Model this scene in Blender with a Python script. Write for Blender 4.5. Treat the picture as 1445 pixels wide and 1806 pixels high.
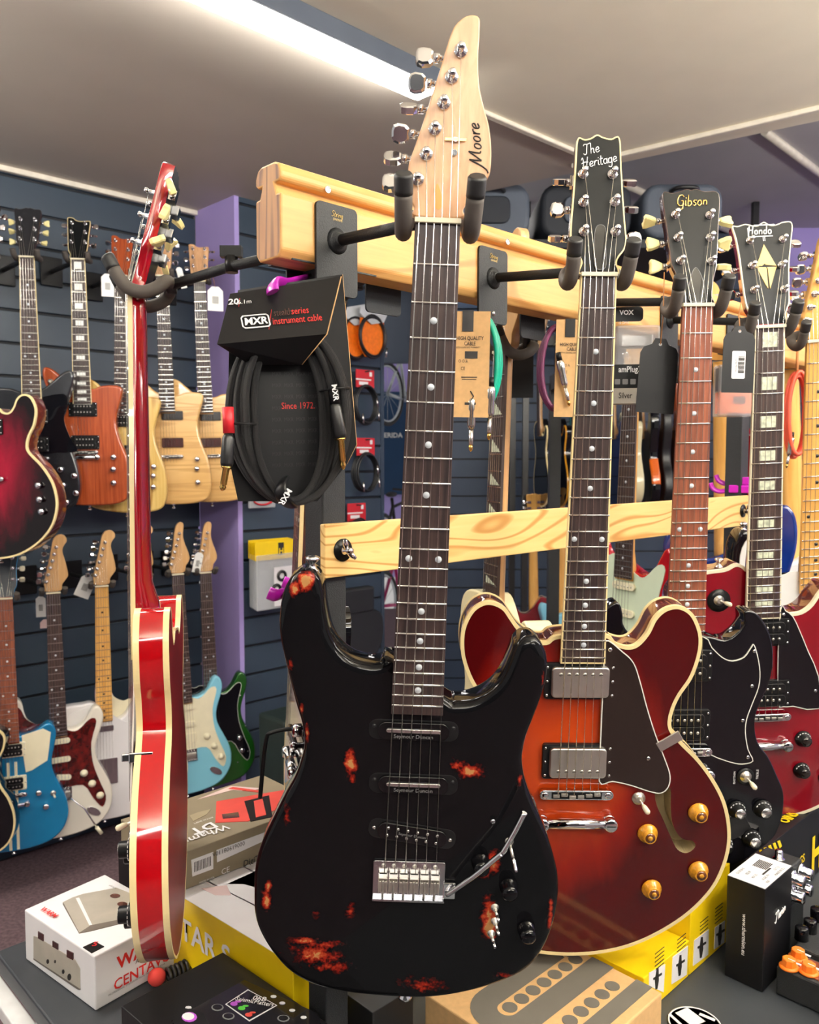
import bpy, bmesh, math, random
from mathutils import Vector, Matrix, geometry
random.seed(7)
PI = math.pi
for o in list(bpy.data.objects): bpy.data.objects.remove(o)
sc = bpy.context.scene
COL = sc.collection
H = 1.40                      # height of the camera above the floor
F = 1447.0; CX = 722.5; CY = 903.0
PITCH = math.atan(91 / F)

# ---------------------------------------------------------------- camera
cam_d = bpy.data.cameras.new('camera'); cam = bpy.data.objects.new('camera', cam_d); COL.objects.link(cam)
cam.location = (0, 0, H); cam.rotation_euler = (PI / 2 - PITCH, 0, 0)
cam_d.sensor_fit = 'HORIZONTAL'; cam_d.sensor_width = 36; cam_d.lens = 36 * F / 1445
cam_d.clip_start = .02; cam_d.clip_end = 60
cam_d.dof.use_dof = True; cam_d.dof.focus_distance = .95; cam_d.dof.aperture_fstop = 15
sc.camera = cam
# ---------------------------------------------------------------- exposure and ambient
sc.view_settings.view_transform = 'Standard'; sc.view_settings.look = 'None'
sc.view_settings.gamma = 1; sc.view_settings.use_curve_mapping = False
sc.view_settings.exposure = 0.0
sc.cycles.use_denoising = True
sc.cycles.max_bounces = 8; sc.cycles.transparent_max_bounces = 12
w = bpy.data.worlds.new('world'); sc.world = w; w.use_nodes = True
AMBIENT = .5
w.node_tree.nodes['Background'].inputs[0].default_value = (1, .96, .93, 1)
w.node_tree.nodes['Background'].inputs[1].default_value = AMBIENT
TUBE_VIS = 40.0; TUBE_OFF = 17.0; TUBE_FAR = 14.0

# ---------------------------------------------------------------- maths
def ray(px, py):
    a = (px - CX) / F; b = (CY - py) / F
    return Vector((a, math.cos(PITCH) + b * math.sin(PITCH), -math.sin(PITCH) + b * math.cos(PITCH)))
CAM = Vector((0, 0, H))
def pt(px, py, Y):
    r = ray(px, py); return CAM + r * (Y / r.y)
def on_z(px, py, z):
    r = ray(px, py); return CAM + r * ((z - CAM.z) / r.z)
def on_plane(px, py, p, n):
    r = ray(px, py); return CAM + r * ((p - CAM).dot(n) / r.dot(n))
U = Vector((.719, .695, 0)).normalized(); NN = Vector((U.y, -U.x, 0)); UP = Vector((0, 0, 1))
TA = Vector((-.59, 1.18, H - .72))      # a corner of the table; a runs along U, b along NN
TZ = H - .72
def tab(a, b, z=0): return TA + U * a + NN * b + UP * z
def basis(o, x, y, z):
    return Matrix(((x.x, y.x, z.x, o.x), (x.y, y.y, z.y, o.y), (x.z, y.z, z.z, o.z), (0, 0, 0, 1)))
def gframe(N, S, psi):
    Z = (N - S).normalized()
    X = Vector((math.cos(psi), math.sin(psi), 0)); X = (X - Z * X.dot(Z)).normalized()
    return basis(N, X, Z.cross(X), Z)
def solveS(N, px, py, L, far=True):
    r = ray(px, py); N0 = N - CAM
    A = r.dot(r); B = -2 * N0.dot(r); C = N0.dot(N0) - L * L
    D = max(B * B - 4 * A * C, 0) ** .5
    return CAM + r * ((-B + (D if far else -D)) / (2 * A))
def smooth(p, n=5, closed=True):
    out = []; m = len(p)
    for i in range(m if closed else m - 1):
        g = (lambda j: p[j % m]) if closed else (lambda j: p[min(max(j, 0), m - 1)])
        a, b, c, d = [Vector(g(i + k)) for k in (-1, 0, 1, 2)]
        for k in range(n):
            t = k / n
            out.append(.5 * ((2 * b) + (c - a) * t + (2 * a - 5 * b + 4 * c - d) * t * t + (3 * b - a - 3 * c + d) * t ** 3))
    if not closed: out.append(Vector(p[-1]))
    return out
def area2(p): return sum(p[i][0] * p[(i + 1) % len(p)][1] - p[(i + 1) % len(p)][0] * p[i][1] for i in range(len(p)))
def inset(p, d):
    s = 1 if area2(p) > 0 else -1; out = []; m = len(p)
    for i in range(m):
        t = Vector(p[(i + 1) % m]) - Vector(p[i - 1]); t.normalize(); e = d
        if abs(d) > .003 and m > 30:      # keep inside tight convex turns
            a, b, c = Vector(p[i - 4][:2]), Vector(p[i][:2]), Vector(p[(i + 4) % m][:2])
            cr = (b - a).cross(c - b) * s
            if cr > 0:
                R = (b - a).length * (c - b).length * (c - a).length / (2 * cr + 1e-12); e = min(d, .72 * R)
        out.append(Vector((p[i][0] - t.y * e * s, p[i][1] + t.x * e * s)))
    return out
def mm(l): return [(a / 1000, b / 1000) for a, b in l]
def rrect(w, h, r, n=4, c=(0, 0), rot=0):
    o = []
    for sx, sy, a0 in ((1, 1, 0), (-1, 1, 90), (-1, -1, 180), (1, -1, 270)):
        for i in range(n + 1):
            a = math.radians(a0 + 90 * i / n)
            o.append((sx * (w / 2 - r) + r * math.cos(a), sy * (h / 2 - r) + r * math.sin(a)))
    ca, sa = math.cos(rot), math.sin(rot)
    return [(c[0] + x * ca - y * sa, c[1] + x * sa + y * ca) for x, y in o]

# ---------------------------------------------------------------- mesh builder
class MB:
    def __init__(s): s.v = []; s.f = []; s.m = []; s.s = []
    def add(s, vs, fs, m=0, sm=False):
        k = len(s.v); s.v += [tuple(x) for x in vs]
        for f in fs: s.f.append([k + i for i in f]); s.m.append(m); s.s.append(sm)
        return s
    def box(s, c, d, m=0, R=None):
        vs = []
        for x in (-.5, .5):
            for y in (-.5, .5):
                for z in (-.5, .5):
                    q = Vector((x * d[0], y * d[1], z * d[2]))
                    if R: q = R @ q
                    vs.append(q + Vector(c))
        return s.add(vs, [(0, 1, 3, 2), (4, 6, 7, 5), (0, 4, 5, 1), (2, 3, 7, 6), (0, 2, 6, 4), (1, 5, 7, 3)], m)
    def prism(s, p, y0, y1, m=0, sm=False, side=None, r=0):
        p = [Vector((q[0], q[1])) for q in p]; n = len(p)
        rings = []
        if r:
            for k in range(4):
                a = k / 3 * PI / 2
                rings.append((inset(p, r * (1 - math.sin(a))), y0 + r * (1 - math.cos(a))))
            rings.append((p, y1))
        else: rings = [(p, y0), (p, y1)]
        vs = [(q[0], y, q[1]) for ring, y in rings for q in ring]
        fs = [(j * n + i, j * n + (i + 1) % n, (j + 1) * n + (i + 1) % n, (j + 1) * n + i) for j in range(len(rings) - 1) for i in range(n)]
        s.add(vs, fs, m if side is None else side, sm or r > 0)
        k = len(s.v) - len(vs)
        s.f += [list(range(k, k + n))[::-1], list(range(len(s.v) - n, len(s.v)))]; s.m += [m, m]; s.s += [False, False]
        return s
    def ring(s, p, d, y0, y1, m=0):
        q = inset(p, d); n = len(p)
        vs = [(a[0], y0, a[1]) for a in p] + [(a[0], y0, a[1]) for a in q] + [(a[0], y1, a[1]) for a in p] + [(a[0], y1, a[1]) for a in q]
        fs = []
        for i in range(n):
            j = (i + 1) % n
            fs += [(i, j, n + j, n + i), (i, 2 * n + i, 2 * n + j, j), (n + i, n + j, 3 * n + j, 3 * n + i), (2 * n + i, 3 * n + i, 3 * n + j, 2 * n + j)]
        return s.add(vs, fs, m)
    def tube(s, p, r, n=8, m=0, closed=False, flat=1.0):
        p = [Vector(q) for q in p]; N = len(p); vs = []
        rr = r if isinstance(r, (list, tuple)) else [r] * N
        up = None
        for i in range(N):
            t = (p[(i + 1) % N] - p[i - 1]) if closed else (p[min(i + 1, N - 1)] - p[max(i - 1, 0)])
            if t.length < 1e-9: t = Vector((0, 0, 1))
            t.normalize()
            if up is None: up = t.orthogonal().normalized()
            up = (up - t * up.dot(t)); up = up.normalized() if up.length > 1e-6 else t.orthogonal().normalized()
            b = t.cross(up)
            for k in range(n):
                a = 2 * PI * k / n
                vs.append(p[i] + (up * math.cos(a) + b * math.sin(a) * flat) * rr[i])
        fs = [(i * n + k, i * n + (k + 1) % n, ((i + 1) % N) * n + (k + 1) % n, ((i + 1) % N) * n + k)
              for i in range(N if closed else N - 1) for k in range(n)]
        s.add(vs, fs, m, True)
        if not closed:
            k = len(s.v) - len(vs)
            s.f += [[k + j for j in range(n)][::-1], [len(s.v) - n + j for j in range(n)]]; s.m += [m, m]; s.s += [False, False]
        return s
    def lathe(s, prof, o, ax, n=16, m=0, sm=True, sq=None):
        o = Vector(o); ax = Vector(ax).normalized(); e1 = ax.orthogonal().normalized(); e2 = ax.cross(e1)
        vs = []
        for r, h in prof:
            for k in range(n):
                a = 2 * PI * k / n; vs.append(o + ax * h + (e1 * math.cos(a) + e2 * math.sin(a)) * max(r, 1e-5))
        N = len(prof)
        s.add(vs, [(i * n + k, i * n + (k + 1) % n, (i + 1) * n + (k + 1) % n, (i + 1) * n + k) for i in range(N - 1) for k in range(n)], m, sm)
        k = len(s.v) - len(vs)
        s.f += [[k + j for j in range(n)][::-1], [len(s.v) - n + j for j in range(n)]]; s.m += [m, m]; s.s += [False, False]
        return s
    def cyl(s, a, b, r, n=12, m=0, r2=None):
        a = Vector(a); b = Vector(b); L = (b - a).length
        return s.lathe([(r, 0), (r if r2 is None else r2, L)], a, b - a, n, m)
    def ball(s, c, r, m=0, n=12, k=8):
        c = Vector(c); r = (r, r, r) if not isinstance(r, (tuple, list)) else r
        vs = []
        for i in range(1, k):
            for j in range(n):
                a = PI * i / k; b = 2 * PI * j / n
                vs.append(c + Vector((r[0] * math.sin(a) * math.cos(b), r[1] * math.sin(a) * math.sin(b), r[2] * math.cos(a))))
        fs = [(i * n + j, i * n + (j + 1) % n, (i + 1) * n + (j + 1) % n, (i + 1) * n + j) for i in range(k - 2) for j in range(n)]
        N = len(vs); vs += [c + Vector((0, 0, r[2])), c - Vector((0, 0, r[2]))]
        fs += [(N, (j + 1) % n, j) for j in range(n)] + [(N + 1, (k - 2) * n + j, (k - 2) * n + (j + 1) % n) for j in range(n)]
        return s.add(vs, fs, m, True)
    def quad(s, a, b, c, d, m=0): return s.add([a, b, c, d], [(0, 1, 2, 3)], m)
    def build(s, name, mats, parent=None, bevel=0, seg=2, M=None, keep=False):
        me = bpy.data.meshes.new(name); me.from_pydata(s.v, [], s.f)
        if not isinstance(mats, (list, tuple)): mats = [mats]
        for x in mats: me.materials.append(mat(x) if isinstance(x, str) else x)
        for i, p in enumerate(me.polygons): p.material_index = s.m[i]; p.use_smooth = s.s[i]
        bm = bmesh.new(); bm.from_mesh(me)
        if not keep: bmesh.ops.recalc_face_normals(bm, faces=bm.faces)
        if bevel:
            es = [e for e in bm.edges if len(e.link_faces) == 2 and e.calc_face_angle(0) > .6]
            bmesh.ops.bevel(bm, geom=es, offset=bevel, segments=seg, profile=.5, affect='EDGES', clamp_overlap=True)
        bm.to_mesh(me); bm.free()
        o = bpy.data.objects.new(name, me); COL.objects.link(o)
        if parent: o.parent = parent
        if M is not None: o.matrix_basis = M
        return o
def winv(o): return o.matrix_basis.inverted()
def tag(o, label=None, cat=None, group=None, kind=None):
    if label: o['label'] = label
    if cat: o['category'] = cat
    if group: o['group'] = group
    if kind: o['kind'] = kind
    return o
def thing(name, label, cat, M, group=None):
    o = bpy.data.objects.new(name, None); COL.objects.link(o); o.empty_display_size = .02
    o.matrix_basis = M; return tag(o, label, cat, group)
def struct(o): o['kind'] = 'structure'; return o
def smooth3(p, n=6, closed=False): return smooth([Vector(q) for q in p], n, closed)

# ---------------------------------------------------------------- materials
MATS = {}
def nodes(name):
    m = bpy.data.materials.new(name); m.use_nodes = True; nt = m.node_tree
    return m, nt, nt.nodes['Principled BSDF']
def setp(b, col=None, rough=.5, metal=0, coat=0, spec=None, emi=None, es=0, alpha=1, trans=0):
    if col: b.inputs['Base Color'].default_value = (*col, 1)
    b.inputs['Roughness'].default_value = rough; b.inputs['Metallic'].default_value = metal
    b.inputs['Coat Weight'].default_value = coat; b.inputs['Coat Roughness'].default_value = .04
    if spec is not None: b.inputs['Specular IOR Level'].default_value = spec
    if emi: b.inputs['Emission Color'].default_value = (*emi, 1); b.inputs['Emission Strength'].default_value = es
    b.inputs['Alpha'].default_value = alpha; b.inputs['Transmission Weight'].default_value = trans
def coords(nt, scale=(1, 1, 1), rot=(0, 0, 0)):
    tc = nt.nodes.new('ShaderNodeTexCoord'); mp = nt.nodes.new('ShaderNodeMapping')
    mp.inputs['Scale'].default_value = scale; mp.inputs['Rotation'].default_value = rot
    nt.links.new(tc.outputs['Object'], mp.inputs['Vector']); return mp.outputs[0]
def noise(nt, vec, scale=5, detail=2, dist=0):
    n = nt.nodes.new('ShaderNodeTexNoise'); n.inputs['Scale'].default_value = scale; n.inputs['Detail'].default_value = detail
    n.inputs['Distortion'].default_value = dist; nt.links.new(vec, n.inputs['Vector']); return n.outputs['Fac']
def ramp(nt, fac, stops):
    r = nt.nodes.new('ShaderNodeValToRGB'); e = r.color_ramp.elements
    while len(e) < len(stops): e.new(.5)
    for i, (p, c) in enumerate(stops): e[i].position = p; e[i].color = (*c, 1)
    nt.links.new(fac, r.inputs[0]); return r.outputs[0]
def mth(nt, op, a, b=None, c=None):
    n = nt.nodes.new('ShaderNodeMath'); n.operation = op
    for i, x in enumerate((a, b, c)):
        if x is None: continue
        if isinstance(x, (int, float)): n.inputs[i].default_value = x
        else: nt.links.new(x, n.inputs[i])
    return n.outputs[0]
def mix(nt, fac, a, b):
    n = nt.nodes.new('ShaderNodeMix'); n.data_type = 'RGBA'
    for k, x in ((0, fac), (6, a), (7, b)):
        if isinstance(x, (int, float)): n.inputs[k].default_value = x
        elif isinstance(x, tuple): n.inputs[k].default_value = (*x, 1)
        else: nt.links.new(x, n.inputs[k])
    return n.outputs[2]
def bump(nt, b, fac, strength=.2, dist=.001):
    n = nt.nodes.new('ShaderNodeBump'); n.inputs['Strength'].default_value = strength; n.inputs['Distance'].default_value = dist
    nt.links.new(fac, n.inputs['Height']); nt.links.new(n.outputs[0], b.inputs['Normal'])
def lin(r, g, b): return tuple(((x / 255 + .055) / 1.055) ** 2.4 if x > 10 else x / 255 / 12.92 for x in (r, g, b))
def pm(name, col, rough=.5, metal=0, coat=0, var=.08, ns=30, bmp=0, **k):
    m, nt, b = nodes(name); setp(b, col, rough, metal, coat, **k)
    n = noise(nt, coords(nt), ns, 3)
    c = ramp(nt, n, [(.3, tuple(x * (1 - var) for x in col)), (.7, tuple(min(x * (1 + var), 1) for x in col))])
    nt.links.new(c, b.inputs['Base Color'])
    if bmp: bump(nt, b, noise(nt, coords(nt), ns * 12, 2), bmp)
    MATS[name] = m; return m
def grain(name, c0, c1, rough=.35, coat=0, axis=2, fine=140, along=5, lines=0, lc=None, ls=(3, 3, 3), thr=.0, bmp=.0):
    m, nt, b = nodes(name); setp(b, c0, rough, 0, coat)
    if coat < .5: b.inputs['Coat Roughness'].default_value = .3
    s = [fine] * 3; s[axis] = along
    n = noise(nt, coords(nt, tuple(s)), 1, 4, .6)
    c = ramp(nt, n, [(.3, c1), (.68, c0)])
    if lines:
        q = noise(nt, coords(nt, ls), 1, 1.5, .3)
        wv = mth(nt, 'SINE', mth(nt, 'MULTIPLY', q, lines))
        g = nt.nodes.new('ShaderNodeMapRange'); g.inputs[1].default_value = thr; g.inputs[2].default_value = 1
        nt.links.new(wv, g.inputs[0])
        c = mix(nt, g.outputs[0], c, lc)
    nt.links.new(c, b.inputs['Base Color'])
    if bmp: bump(nt, b, n, bmp, .0005)
    MATS[name] = m; return m
def burst(name, c0, c1, c2, cen, rad, rough=.12, mottle=.25):
    """colour running from a pale middle to a dark edge, as sprayed on the guitar"""
    m, nt, b = nodes(name); setp(b, c0, rough, 0, .55, spec=.2)
    tc = nt.nodes.new('ShaderNodeTexCoord'); sx = nt.nodes.new('ShaderNodeSeparateXYZ'); nt.links.new(tc.outputs['Object'], sx.inputs[0])
    dx = mth(nt, 'DIVIDE', mth(nt, 'SUBTRACT', sx.outputs[0], cen[0]), rad[0])
    dz = mth(nt, 'DIVIDE', mth(nt, 'SUBTRACT', sx.outputs[2], cen[1]), rad[1])
    d = mth(nt, 'SQRT', mth(nt, 'ADD', mth(nt, 'MULTIPLY', dx, dx), mth(nt, 'MULTIPLY', dz, dz)))
    n = noise(nt, coords(nt, (22, 22, 9)), 1, 3, .8)
    d2 = mth(nt, 'ADD', d, mth(nt, 'MULTIPLY', mth(nt, 'SUBTRACT', n, .5), mottle * 2))
    c = ramp(nt, d2, [(.25, c0), (.7, c1), (1.0, c2)])
    nt.links.new(c, b.inputs['Base Color']); MATS[name] = m; return m
def mat(n): return MATS[n]

pm('black_gloss', (.004, .004, .006), .08, 0, .8, .05, spec=.1)
pm('black_face', (.006, .007, .008), .34, 0, 0, .1, spec=.14)
pm('chrome_bridge', (.5, .5, .52), .16, 1, 0, .05)
pm('black_satin', (.012, .012, .013), .35)
pm('black_plastic', (.009, .009, .010), .28, spec=.2)
pm('powder_black', (.022, .024, .027), .55, .3, bmp=.5, ns=60)
pm('rubber', (.075, .064, .057), .7)
pm('rubber_cap', (.012, .012, .013), .5)
pm('chrome', (.82, .82, .84), .09, 1, 0, .03)
pm('nickel', (.78, .75, .68), .36, 1, 0, .1, 25)
pm('steel', (.75, .73, .7), .25, 1)
pm('string', (.82, .8, .74), .22, 1)
pm('gold', (.85, .55, .16), .2, 1)
pm('gold_print', (.75, .52, .16), .45)
pm('cream', lin(240, 218, 160), .35, 0, .3, .04)
pm('ivory', lin(236, 226, 196), .35, 0, .2, .04)
pm('pearl_button', lin(240, 228, 160), .3, 0, .4, .1, 60)
pm('bone', lin(238, 230, 200), .4)
pm('dot', lin(205, 212, 218), .3, 0, .3, .05)
pm('inlay_pearl', lin(215, 220, 195), .2, 0, .6, .35, 120)
pm('white_plastic', lin(240, 240, 236), .35, 0, .2, .03)
pm('white_print', lin(235, 235, 235), .5, var=.02)
pm('grey_print', lin(120, 120, 122), .5, var=.02)
pm('dark_print', lin(35, 32, 30), .55, var=.02)
pm('red_print', lin(214, 44, 40), .5, var=.03)
pm('blue_black', lin(20, 30, 42), .4)
pm('bevel_white', lin(232, 230, 220), .35)
grain('rosewood', lin(72, 52, 47), lin(40, 30, 30), .45, 0, 2, 260, 14)
grain('rosewood_red', lin(150, 84, 58), lin(104, 54, 38), .45, 0, 2, 240, 12)
grain('ebony', lin(66, 50, 48), lin(36, 29, 30), .4, 0, 2, 260, 12)
grain('maple', lin(216, 172, 118), lin(200, 152, 98), .3, .4, 2, 90, 8)
grain('maple_fretboard', lin(232, 180, 100), lin(216, 160, 82), .25, .5, 2, 90, 8)
grain('maple_headstock', lin(222, 176, 132), lin(198, 148, 106), .35, .2, 2, 130, 30)
grain('mahogany', lin(176, 82, 40), lin(140, 58, 28), .25, .6, 2, 160, 7)
grain('mahogany_dark', lin(70, 22, 16), lin(45, 14, 12), .2, .8, 2, 160, 7)
grain('ash_pale', lin(228, 196, 120), lin(200, 160, 84), .22, .7, 2, 70, 3, 20, lin(170, 128, 66), (16, 16, 2.2), .45)
grain('flame_maple', lin(232, 192, 128), lin(214, 168, 104), .22, .7, 0, 12, 3, 26, lin(204, 160, 98), (2, 9, 26), .2)
grain('beech_rail', lin(222, 170, 100), lin(212, 158, 90), .5, .1, 0, 160, 7, 34, lin(194, 138, 74), (1.8, 9, 12), .75)
grain('pine_end', lin(190, 140, 90), lin(160, 108, 64), .6, 0, 2, 60, 6, 120, lin(112, 68, 38), (7, 14, 1.2), .1)
grain('pine', lin(236, 200, 132), lin(230, 190, 118), .55, .05, 0, 120, 5, 84, lin(192, 138, 68), (1.9, 9, 11), .5)
burst('cherry_burst', lin(190, 66, 18), lin(128, 22, 10), lin(66, 7, 9), (-.02, -.60), (.14, .185), mottle=.14)
burst('wine_burst', lin(140, 12, 40), lin(70, 5, 20), lin(12, 3, 6), (0, -.60), (.17, .24))
pm('cherry_side', lin(168, 4, 14), .1, 0, 1, .06, 8)
pm('cherry_neck', lin(150, 8, 26), .12, 0, 1, .1, 12)
pm('cherry_back', lin(120, 20, 24), .42, 0, 0, .15, 8, spec=.2)
pm('burst_side', lin(98, 40, 30), .12, 0, 1, .2, 20)
pm('wine_red', lin(124, 8, 24), .12, 0, 1, .06, 6)
pm('metal_red', lin(190, 14, 26), .15, .2, 1, .06, 6)
pm('lake_blue', lin(12, 124, 176), .22, .2, .8, .08, 6)
pm('navy_gloss', lin(16, 40, 110), .15, 0, 1)
pm('olympic_white', lin(236, 230, 214), .2, 0, .8, .02, 6)
pm('snow_white', lin(238, 236, 236), .2, 0, .8, .02, 6)
pm('shell_pink', lin(236, 208, 206), .2, 0, .8, .02, 6)
pm('sky_blue', lin(134, 204, 226), .2, 0, .8, .02, 6)
pm('forest_green', lin(30, 92, 26), .15, .3, 1, .1, 6)
pm('orange_gloss', lin(240, 112, 28), .2, 0, .8)
pm('teal_gloss', lin(0, 96, 96), .2, 0, .8)
pm('brown_gloss', lin(120, 60, 36), .2, 0, .8)
pm('vintage_cream', lin(240, 228, 184), .2, 0, .8, .02, 6)
pm('mint', lin(212, 226, 200), .35, 0, .3, .03)
pm('parchment', lin(240, 232, 200), .35, 0, .3, .03)
pm('tortoise', lin(84, 18, 16), .15, 0, .8, .7, 60)
pm('black_sparkle', lin(36, 38, 44), .25, .4, .8, .8, 400)
pm('smoke_plastic', lin(28, 20, 16), .15, 0, .6)
pm('purple_plastic', lin(190, 30, 180), .3, 0, .3)
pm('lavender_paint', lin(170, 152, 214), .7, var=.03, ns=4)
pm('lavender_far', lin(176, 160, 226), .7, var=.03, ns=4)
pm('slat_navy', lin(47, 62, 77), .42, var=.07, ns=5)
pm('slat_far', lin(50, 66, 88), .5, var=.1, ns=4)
pm('groove_dark', lin(16, 20, 28), .6)
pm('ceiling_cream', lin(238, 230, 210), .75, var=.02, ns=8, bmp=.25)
pm('ceiling_shaded', lin(200, 190, 178), .6, var=.03, ns=4, bmp=.25)  # left ceiling, darker because its shade is put into the colour
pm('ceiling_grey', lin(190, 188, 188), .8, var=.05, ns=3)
pm('trim_white', lin(232, 224, 208), .5)
pm('carpet', lin(104, 84, 90), .95, var=.35, ns=90, bmp=.8)
pm('table_grey', lin(50, 54, 60), .45, var=.06, ns=20)
pm('white_metal', lin(225, 225, 225), .35)
pm('card_white', lin(236, 234, 236), .5, var=.02)
pm('card_black', lin(15, 15, 18), .38, var=.05, spec=.3)
pm('card_kraft', lin(212, 170, 116), .75, var=.07, ns=120)
pm('card_taupe', lin(134, 122, 100), .5, var=.05)
pm('card_taupe_pale', lin(160, 146, 118), .5, var=.05)
pm('card_yellow', lin(250, 212, 16), .42, var=.03)
pm('card_red', lin(214, 72, 62), .5, var=.08)
pm('kraft_grey', lin(96, 92, 84), .7, var=.05)
pm('bag_black', lin(26, 28, 32), .6, var=.1)
pm('case_grey', lin(84, 92, 104), .6, var=.1, ns=6)
pm('case_dark', lin(34, 38, 46), .6, var=.1, ns=6)
pm('amp_green', lin(30, 44, 42), .6, var=.1)
pm('cable_black', (.008, .008, .010), .5, var=.9, ns=900, bmp=.9)
pm('cable_plain', (.012, .012, .014), .4)
pm('cable_teal', lin(0, 170, 140), .35)
pm('cable_plum', lin(110, 50, 86), .35)
pm('cable_coral', lin(232, 92, 66), .4)
pm('pack_orange', lin(244, 120, 20), .5, var=.12, ns=60)
pm('pack_grey', lin(200, 204, 208), .45)
pm('pack_red', lin(196, 30, 40), .45)
pm('amber', lin(212, 146, 34), .15, 0, .8, .25, 300)
pm('amber_dark', lin(96, 48, 10), .2, 0, .8)
pm('knob_orange', lin(255, 128, 34), .35)
pm('knob_glass', (.003, .003, .004), .05, 0, .5, spec=.1)
pm('relic_sides', (.006, .006, .007), .12, 0, 1)
pm('wood_gap', lin(168, 150, 110), .7, var=.2)
pm('foam_red', lin(226, 70, 64), .8)
pm('photo_grey', lin(172, 166, 154), .45, var=.08)
pm('photo_grey_dark', lin(108, 100, 92), .45, var=.08)
pm('screen_green', lin(90, 210, 70), .4); pm('screen_purple', lin(190, 90, 210), .4)
pm('screen_dark', lin(18, 18, 22), .2, 0, .5)
pm('bike_blue', lin(28, 62, 98), .5, var=.1, ns=3)
pm('tyre', (.01, .01, .011), .6); pm('rim_silver', lin(190, 196, 200), .35, .6)
pm('bike_magenta', lin(190, 40, 110), .3); pm('tag_string', lin(178, 120, 70), .7)
m_, nt_, b_ = nodes('clear_plastic'); setp(b_, (.9, .92, .95), .12, 0, 0, alpha=.32); MATS['clear_plastic'] = m_
m_, nt_, b_ = nodes('bag_plastic'); setp(b_, (.75, .78, .8), .25, 0, 0, alpha=.38)
bump(nt_, b_, noise(nt_, coords(nt_), 60, 3), .8, .004); MATS['bag_plastic'] = m_
for nm, st, c in (('tube_light', TUBE_VIS, (1, .97, .9)), ('tube_light_room', TUBE_OFF, (1, .96, .9)), ('added_up_glow', TUBE_OFF * 7, (1, .96, .88)), ('tube_light_far', TUBE_FAR, (1, .96, .92))):
    m_, nt_, b_ = nodes(nm); setp(b_, (.9, .9, .9), .5, emi=c, es=st); MATS[nm] = m_

# worn black lacquer over red over wood, for the big black guitar: each spot is an ellipse in the guitar's own millimetres
def relic():
    m, nt, b = nodes('relic_black'); setp(b, (.004, .004, .005), .09, 0, .27); b.inputs['Specular IOR Level'].default_value = .06
    tc = nt.nodes.new('ShaderNodeTexCoord')
    n1 = noise(nt, tc.outputs['Object'], 90, 5); n2 = noise(nt, tc.outputs['Object'], 320, 3)
    nn = mth(nt, 'ADD', mth(nt, 'MULTIPLY', n1, .8), mth(nt, 'MULTIPLY', n2, .5))
    tot = None
    spots = [(-66, -534, 8, 20, 1.0), (-64, -552, 5, 8, .8), (58, -540, 18, 11, 1.0), (45, -533, 10, 8, .8),
             (-127, -352, 7, 10, 1.25), (-116, -345, 9, 11, 1.5), (-152, -696, 6, 16, 1.1), (-150, -680, 5, 9, 1.0),
             (-98, -758, 34, 17, .85), (-112, -742, 22, 6, .8), (-78, -772, 26, 9, .8), (-62, -705, 8, 12, .7), (-100, -710, 8, 10, .55),
             (-92, -746, 30, 8, .75), (20, -790, 34, 14, .6), (89, -640, 9, 16, 1.0), (78, -656, 14, 7, .9), (88, -716, 10, 18, 1.45), (86, -702, 10, 24, 1.0),
             (-130, -430, 4, 9, .8), (-112, -505, 3, 16, .9), (-118, -480, 3, 8, .8), (-132, -595, 5, 14, .7), (152, -700, 4, 26, .9), (-33, -675, 4, 6, .8),
             (110, -548, 4, 12, .6), (112, -776, 20, 6, .6), (127, -440, 3, 20, .6)]
    sx = nt.nodes.new('ShaderNodeSeparateXYZ'); nt.links.new(tc.outputs['Object'], sx.inputs[0])
    for x, z, rx, rz, s in spots:
        dx = mth(nt, 'DIVIDE', mth(nt, 'SUBTRACT', sx.outputs[0], x / 1000), rx / 1000)
        dz = mth(nt, 'DIVIDE', mth(nt, 'SUBTRACT', sx.outputs[2], z / 1000), rz / 1000)
        d = mth(nt, 'SQRT', mth(nt, 'ADD', mth(nt, 'MULTIPLY', dx, dx), mth(nt, 'MULTIPLY', dz, dz)))
        v = mth(nt, 'MULTIPLY', mth(nt, 'SUBTRACT', 1.25, d), s)
        tot = v if tot is None else mth(nt, 'MAXIMUM', tot, v)
    k = mth(nt, 'ADD', mth(nt, 'MINIMUM', tot, 1.7), mth(nt, 'SUBTRACT', mth(nt, 'MULTIPLY', nn, 1.9), 1.35))
    k = mth(nt, 'MULTIPLY', k, mth(nt, 'GREATER_THAN', tot, 0.02))
    c = ramp(nt, k, [(.25, (.004, .004, .005)), (.44, lin(52, 9, 8)), (.66, lin(132, 28, 18)), (.92, lin(170, 72, 40)), (1.0, lin(176, 128, 78))])
    c2 = mix(nt, noise(nt, tc.outputs['Object'], 26, 2), c, c)
    nt.links.new(c2, b.inputs['Base Color'])
    nt.links.new(mth(nt, 'ADD', mth(nt, 'MULTIPLY', mth(nt, 'GREATER_THAN', k, .3), .25), .07), b.inputs['Roughness'])
    bump(nt, b, noise(nt, tc.outputs['Object'], 160, 3), .12, .0006)
    MATS['relic_black'] = m
relic()

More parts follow.
